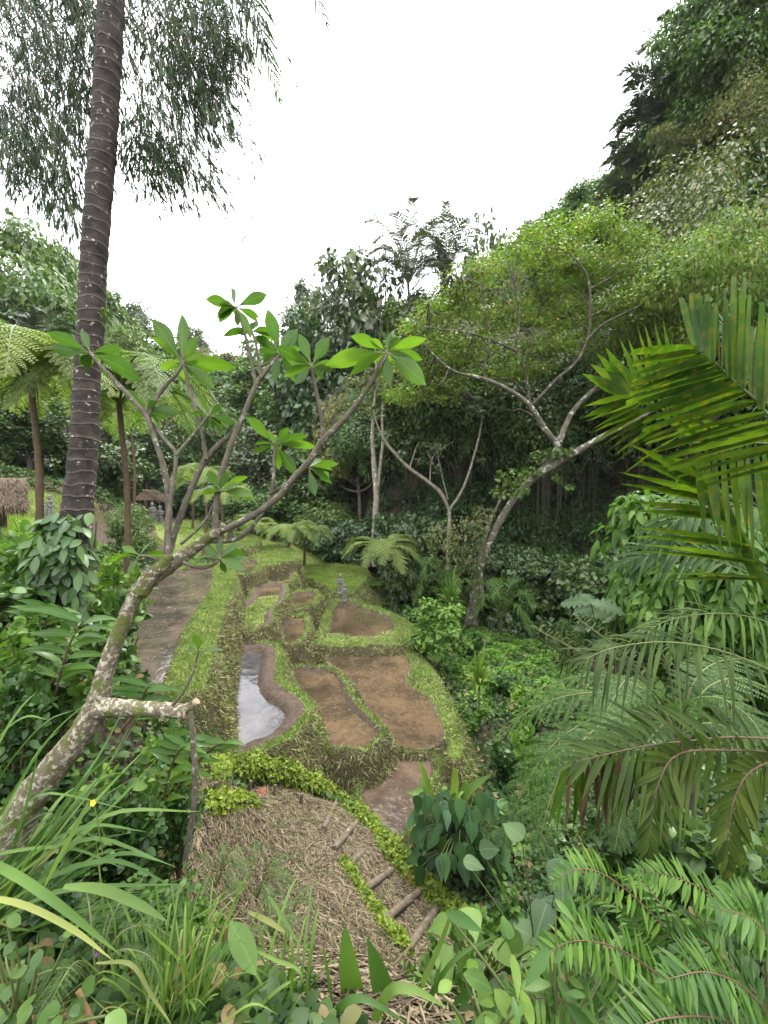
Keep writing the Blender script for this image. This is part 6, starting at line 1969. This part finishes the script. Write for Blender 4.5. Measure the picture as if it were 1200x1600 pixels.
M_MOSS = leaf_mat('moss_plants', (.08, .13, .016), (.13, .19, .024), (.19, .24, .04), transl=.4, scale=3.0)
def moss_border(pp, r, label, n=95):
    w = [ground_at(x, y) for x, y in pp]
    q = spline(w, len(pp) * 8)
    c = q.mean(0)
    m = MB()
    for k, p in enumerate(q):
        s = r * (.75 + .5 * rng.random())
        blob(m, p - c + np.array([0, 0, r * .35]) + rng.normal(size=3) * r * .15, (s, s, s * .9), n, .055, .017, flat=.7, lo=.5, updir=.5, tpl=DIAMOND)
    tube(m, q - c, [r * .75, r * .8, r * .75], sides=7, rough=.15, mat=1, n=len(q), smooth_path=False)
    o = m.build('moss_border', [M_MOSS, plain_mat('border_earth', (.05, .06, .02), (.03, .03, .014))]); o.location = c
    tag(o, label, 'plant border')
moss_border([(318,1214),(350,1204),(392,1200),(440,1208),(484,1228),(520,1250),(560,1284),(600,1328),(640,1372),(676,1410),(716,1446),(745,1462)], .17, 'long bright mossy border curving down the outer side of the path steps', 240)
moss_border([(318,1262),(350,1258),(392,1258)], .12, 'short mossy border across the left end of the path landing', 110)
moss_border([(536,1352),(552,1385),(572,1415),(600,1452),(632,1490)], .085, 'thinner mossy border down the inner side of the path steps', 150)

# ------------------------------------------------------------------ grass, straw, ground cover (too many to count)
GX = axis(-7.5, 6.5, .085, 320, 1.07); GY = axis(2.2, 27, .085, 420, 1.07); GY = GY[GY > -30]
_X, _Y = np.meshgrid(GX, GY)
GZ, GT, GM, GG = height(_X, _Y, True)
GSX = np.gradient(GZ, axis=1) / np.gradient(GX)[None]; GSY = np.gradient(GZ, axis=0) / np.gradient(GY)[:, None]
def lookup(x, y):
    i = np.clip(np.searchsorted(GX, x) - 1, 0, len(GX) - 2); j = np.clip(np.searchsorted(GY, y) - 1, 0, len(GY) - 2)
    fx = (x - GX[i]) / (GX[i + 1] - GX[i]); fy = (y - GY[j]) / (GY[j + 1] - GY[j])
    b = lambda A: A[j, i] * (1 - fx) * (1 - fy) + A[j, i + 1] * fx * (1 - fy) + A[j + 1, i] * (1 - fx) * fy + A[j + 1, i + 1] * fx * fy
    return b
def scatter(n, x0, x1, y0, y1):
    x = x0 + (x1 - x0) * rng.random(n); y = y0 + (y1 - y0) * rng.random(n)
    return x, y
def in_view(x, y, z, m=60):
    p = np.stack([x, y, z], 1)
    d = p[:, 1] * CP - p[:, 2] * SP; u = p[:, 1] * SP + p[:, 2] * CP
    px = CX + p[:, 0] / d * F; py = CY - u / d * F
    return (d > .3) & (px > -m) & (px < 1200 + m) & (py > -m) & (py < 1600 + m), d

M_TURF = leaf_mat('terrace_grass', (.092, .142, .036), (.15, .2, .056), (.215, .26, .088), rare=(.26, .25, .11), transl=.3, scale=1.3)
M_CUT = leaf_mat('cut_grass_thatch', (.06, .055, .024), (.14, .14, .05), (.23, .225, .09), rare=(.30, .25, .14), transl=.15, scale=1.3)
def terrace_grass():
    n = 470000
    # more blades near, fewer far
    y = 5.5 + 24 * rng.random(n) ** 1.7; x = -11 + 16 * rng.random(n)
    b = lookup(x, y); g = b(GG); z = b(GZ); sx, sy = b(GSX), b(GSY)
    ok, d = in_view(x, y, z)
    sl = np.hypot(sx, sy)
    ok &= g > .6
    x, y, z, sx, sy, d, sl = (a[ok] for a in (x, y, z, sx, sy, d, sl))
    nr = unit(np.stack([-sx, -sy, np.ones_like(sx)], 1))
    base = np.stack([x, y, z], 1)
    steep = np.clip((sl - .6) / 1.0, 0, 1)
    pick = rng.random(len(x)) + (.12 + .3 * steep) * np.sin(x * 2.3 + 1.5 * np.sin(y * 1.7)) * np.sin(y * 2.9 + np.sin(x * 3.1)) + .15 * np.sin(x * 9 + y * 4) * np.sin(y * 11 - x * 5)
    tuft = 1 + .8 * np.clip(np.sin(x * 5.3 + y * 2.1 + 2 * np.sin(y * 3.7)) * np.sin(y * 6.1 - x * 3.3), 0, 1) ** 2 + 1.2 * (rng.random(len(x)) < .03)
    dry = pick < .06 + .62 * steep
    m = MB()
    k = ~dry
    q = k.sum()
    leaves(m, base[k], nr[k] * .9 + np.array([0, 0, .5]) + rng.normal(size=(q, 3)) * .55, rng.normal(size=(q, 3)) + np.array([0, -.6, .4]), (.026 + .04 * rng.random(q)) * tuft[k] * (1 + d[k] / 30), .005 + .0010 * d[k], BLADE, .3)
    stuff(m.build('terrace_grass', M_TURF))
    m = MB(); k = dry; q = k.sum()
    leaves(m, base[k] + nr[k] * .015, rng.normal(size=(q, 3)) + nr[k] * .35 + np.array([0, 0, -.5]), nr[k] + rng.normal(size=(q, 3)) * .4, (.06 + .10 * rng.random(q)), .004 + .0009 * d[k], BLADE, .15)
    stuff(m.build('cut_grass', M_CUT))
terrace_grass()

M_STRAW = plain_mat('dry_straw', (.215, .168, .105), (.035, .027, .016), rough=.7, bump=0, island=True)
M_STUB = plain_mat('wet_stubble', (.075, .05, .03), (.02, .014, .009), rough=.6, bump=0, island=True)
def straw():
    n = 160000
    lo, hi = STRAW.min(0), STRAW.max(0)
    x, y = scatter(n, lo[0] - .3, hi[0] + .3, lo[1] - .3, hi[1] + .3)
    s = sdf(STRAW, x, y)
    ok = s < .25 * rng.random(n) ** 2
    x, y = x[ok], y[ok]
    b = lookup(x, y); z = b(GZ); sx, sy = b(GSX), b(GSY); t = b(GT.astype(float))
    k = t < .5
    x, y, z, sx, sy = (a[k] for a in (x, y, z, sx, sy))
    n = len(x)
    nr = unit(np.stack([-sx, -sy, np.ones(n)], 1))
    d = rng.normal(size=(n, 3)); d -= nr * (d * nr).sum(1, keepdims=True) * (.88 + .1 * rng.random((n, 1)))
    m = MB()
    leaves(m, np.stack([x, y, z], 1) + nr * (.01 + .05 * rng.random((n, 1))), d, nr + rng.normal(size=(n, 3)) * .35, .05 + .15 * rng.random(n) ** 1.8, .003 + .0035 * rng.random(n), LANCE_S, .05)
    stuff(m.build('straw_litter', M_STRAW))
    # weeds coming up through the straw
    m = MB(); n = 34000
    x, y = scatter(n, lo[0], hi[0], lo[1], hi[1]); k = in_poly(STRAW, x, y) & (np.sin(x * 4.1 + np.sin(y * 3.3) * 1.5) * np.sin(y * 4.7 + x) + .6 * rng.random(n) > .12)
    x, y = x[k], y[k]; z = lookup(x, y)(GZ); c = len(x)
    leaves(m, np.stack([x, y, z], 1), np.array([0, 0, .8]) + rng.normal(size=(c, 3)) * .6, rng.normal(size=(c, 3)) + np.array([0, -.6, .4]), .05 + .09 * rng.random(c), .006, LANCE_S, .3)
    stuff(m.build('path_weeds', M_GRASS))
    # clippings floating on the mud and lying on the banks
    m = MB()
    for nm, lv, pp, bw, sl, kind in TERR:
        if not kind: continue
        p = POLY[nm]; lo, hi = p.min(0), p.max(0); area = np.prod(hi - lo)
        cnt = int({'straw': 55, 'mud': 20, 'silt': 14, 'bright': 4}[kind] * area)
        x, y = scatter(cnt, lo[0], hi[0], lo[1], hi[1])
        k = sdf(p, x, y) < -.06; x, y = x[k], y[k]; c = len(x)
        dd = rng.normal(size=(c, 3)) * np.array([1, 1, .04])
        leaves(m, np.stack([x, y, np.full(c, lv + .012)], 1), dd, np.array([0, 0, 1.0]) + rng.normal(size=(c, 3)) * .2, .03 + .12 * rng.random(c) ** 2, .004 + .004 * rng.random(c), LANCE_S)
    stuff(m.build('floating_straw', M_STRAW))
    m = MB()
    for nm, lv, pp, bw, sl, kind in TERR:
        if kind not in ('mud', 'bright', 'silt'): continue
        p = POLY[nm]; lo, hi = p.min(0), p.max(0); area = np.prod(hi - lo)
        x, y = scatter(int((220 if kind == 'mud' else 16) * area), lo[0], hi[0], lo[1], hi[1])
        k = (sdf(p, x, y) < -.04) & (np.sin(x * 1.9 + np.sin(y * 2.1)) * np.sin(y * 1.6) + rng.random(len(x)) > .2); x, y = x[k], y[k]; c = len(x)
        leaves(m, np.stack([x, y, np.full(c, lv - .01)], 1), rng.normal(size=(c, 3)) * np.array([1, 1, .3]) + np.array([0, 0, .35]), rng.normal(size=(c, 3)), .025 + .05 * rng.random(c), .005 + .004 * rng.random(c), BLADE, .2)
    stuff(m.build('rice_stubble', M_STUB))
straw()

M_WEED = leaf_mat('water_weed', (.14, .175, .05), (.17, .205, .06), (.21, .25, .08), transl=.3, scale=2.0)
def weed():
    m = MB()
    for outline, lv in [([(366,982),(373,963),(390,948),(407,936),(434,932),(432,942),(413,960),(412,979),(392,987)], -4.20), ([(508,1003),(520,992),(560,998),(600,994),(612,986),(630,994),(629,1009),(515,1010)], -5.25)]:
        w = np.array([G(x, y, lv)[:2] for x, y in outline]); p = spline(w, 60, True)
        lo, hi = p.min(0), p.max(0)
        x, y = scatter(24000, lo[0], hi[0], lo[1], hi[1])
        k = sdf(p, x, y) < .12 * rng.normal(size=len(x)) - .05; x, y = x[k], y[k]; c = len(x)
        leaves(m, np.stack([x, y, np.full(c, lv + .015)], 1), rng.normal(size=(c, 3)) * np.array([1, 1, .3]) + np.array([0, 0, .15]), np.array([0, 0, 1.0]) + rng.normal(size=(c, 3)) * .35, .05 + .04 * rng.random(c), .022, DIAMOND)
    stuff(m.build('water_weed', M_WEED))
weed()

M_LAWNG = leaf_mat('lawn_grass', (.09, .15, .022), (.13, .2, .03), (.17, .24, .05), rare=(.25, .22, .1), transl=.35, scale=.8)
def lawns():
    m = MB()
    for poly, n, L in ((LAWN, 60000, .14), (LAWN2, 80000, .13), (POLY['M'], 45000, .10)):
        lo, hi = poly.min(0), poly.max(0)
        x, y = scatter(n, lo[0], hi[0], lo[1], hi[1])
        k = sdf(poly, x, y) < .1; x, y = x[k], y[k]
        b = lookup(x, y); z = b(GZ); mud = b(GM); k = mud < .3
        x, y, z = x[k], y[k], z[k]; c = len(x)
        leaves(m, np.stack([x, y, z], 1), np.array([0, 0, 1.0]) + rng.normal(size=(c, 3)) * .5, rng.normal(size=(c, 3)) + np.array([0, -.6, .4]), L * (.5 + rng.random(c)), .018, BLADE, .3)
    stuff(m.build('lawn_grass', M_LAWNG))
lawns()

M_COVER = leaf_mat('ground_cover_leaves', (.06, .13, .018), (.09, .18, .025), (.13, .23, .04), transl=.35, scale=1.0)
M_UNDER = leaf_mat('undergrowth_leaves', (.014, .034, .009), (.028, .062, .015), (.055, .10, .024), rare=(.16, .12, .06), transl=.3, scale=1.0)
def cover():
    m = MB()
    lo, hi = COVER.min(0) - .5, COVER.max(0) + .5
    x, y = scatter(70000, lo[0], hi[0], lo[1], hi[1])
    k = sdf(COVER, x, y) < .3 * rng.normal(size=len(x)); x, y = x[k], y[k]
    z = lookup(x, y)(GZ); c = len(x)
    leaves(m, np.stack([x, y, z + .05 + .22 * rng.random(c) * (1 + np.sin(x * 3.3) * np.sin(y * 2.9))], 1), rng.normal(size=(c, 3)) * np.array([1, 1, .4]), np.array([0, -.25, 1.0]) + rng.normal(size=(c, 3)) * .4, .10 + .08 * rng.random(c), .035 + .02 * rng.random(c), DIAMOND, .2)
    stuff(m.build('ground_cover', M_COVER))
    # everything else that is not lawn, straw, terrace or stream: low mixed growth
    m = MB(); n = 260000
    y = .7 + 30 * rng.random(n) ** 1.8; x = (rng.random(n) * 2 - 1) * (1.05 * y + 1.0)
    b = lookup(x, y); z = b(GZ); t = b(GT.astype(float))
    ok, d = in_view(x, y, z, 150)
    ok &= (t < .3)
    ok[ok] &= sdf(STRAW, x[ok], y[ok]) > .1 + .2 * rng.random(ok.sum())
    for poly in (LAWN, LAWN2):
        ok[ok] &= sdf(poly, x[ok], y[ok]) > 0
    st = sdf(STREAM, x, y); ok &= st > .1
    ok &= np.sin(x * 1.7 + np.sin(y * 1.3)) * np.sin(y * 1.9 + 2 * np.sin(x * .9)) + .9 * rng.random(n) > -.25
    x, y, z, d = x[ok], y[ok], z[ok], d[ok]; c = len(x)
    hgt = .02 + (.05 + .22 * np.clip(d / 10, 0, 1)) * rng.random(c)
    s = (.03 + .05 * rng.random(c)) * (1 + d / 9)
    nearby = d < 4.5
    for msk, tp in ((nearby, OVAL), (~nearby, DIAMOND)):
      leaves(m, np.stack([x, y, z + hgt], 1)[msk], (rng.normal(size=(c, 3)) * np.array([1, 1, .45]) + np.array([0, 0, .1]))[msk], (np.array([0, -.25, 1.0]) + rng.normal(size=(c, 3)) * .45)[msk], s[msk], (s * .32)[msk], tp, .2)
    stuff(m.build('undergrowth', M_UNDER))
STREAM = np.array([P(x, 800, d)[:2] for x, d in [(800,23.5),(830,22.0),(870,19.5),(900,17),(960,13.5),(1040,11.5),(1140,10.5),(1150,11.8),(1050,13),(980,15.2),(930,18),(890,21),(840,24.2)]])
cover()
def stream():
    p = spline(STREAM, 80, True)
    z = lookup(p[:, 0], p[:, 1])(GZ)
    import bmesh as _b
    bm = _b.new(); bm.faces.new([bm.verts.new((a[0], a[1], h + .05)) for a, h in zip(p, z)]); _b.ops.triangulate(bm, faces=bm.faces[:])
    me = bpy.data.meshes.new('stream'); bm.to_mesh(me); bm.free(); me.materials.append(water_mat('stream_water', (.05, .04, .03), (.09, .07, .055), .1, 3.0, bump=.3))
    o = link('stream', me); o['kind'] = 'structure'
stream()
# ------------------------------------------------------------------ damp valley air
def haze():
    m, nt, out = new_mat('haze_air')
    v = nt.nodes.new('ShaderNodeVolumePrincipled')
    v.inputs['Color'].default_value = (.93, .96, 1, 1)
    v.inputs['Density'].default_value = HAZE
    nt.links.new(v.outputs[0], out.inputs['Volume'])
    mb = MB(); box(mb, (-420, -330, -40), (420, 560, 130))
    o = mb.build('haze', m, smooth=False); o['kind'] = 'stuff'
    cy.volume_bounces = 1
HAZE = .00011
haze()

# repeats of one kind share a group
GROUPS = {'tree_fern': 'tree ferns round the terraces', 'statue': 'garden statues', 'palm_tree': 'palms on the skyline and the ridge', 'shrub_palm': 'small palms under the great tree',
 'sword_fern': 'sword ferns in the lower right corner', 'ginger_plant': 'ginger stems round the frangipani', 'ground_fern': 'little ferns on the straw slope', 'wild_flower': 'tiny flowers in the grass',
 'broad_leaf_plant': 'broad-leaved plants along the bottom', 'round_bush': 'bushes round the terraces', 'dense_bush': 'dark bushes at the foot of the slopes', 'leafy_shrub': 'shrubs on the outer bank',
 'bright_shrub': 'bright shrubs on the outer bank', 'cordyline': 'cordylines on the outer bank', 'small_leaf_shrub': 'small-leaved shrubs on the near slope', 'mixed_shrub': 'light shrubs on the near slope',
 'dark_leaf_shrub': 'glossy shrubs on the near slope', 'broadleaf_tree': 'broadleaf trees on the slopes', 'dark_tree': 'dark trees on the slopes', 'feathery_tree': 'feathery trees on the slopes', 'tall_tree': 'loose-crowned trees on the slopes',
 'spreading_tree': 'olive trees on the slopes', 'hillside_tree': 'big trees on the right-hand hillside', 'moss_border': 'mossy borders of the path', 'fallen_leaf': 'big fallen leaves on the path', 'tall_shrub': 'light-green shrubs behind the right palm',
 'dry_stick': 'dry sticks at the bottom edge'}
for o in COL.objects:
    if o.parent is None and 'label' in o.keys():
        g = GROUPS.get(o.name.split('.')[0])
        if g:
            o['group'] = g
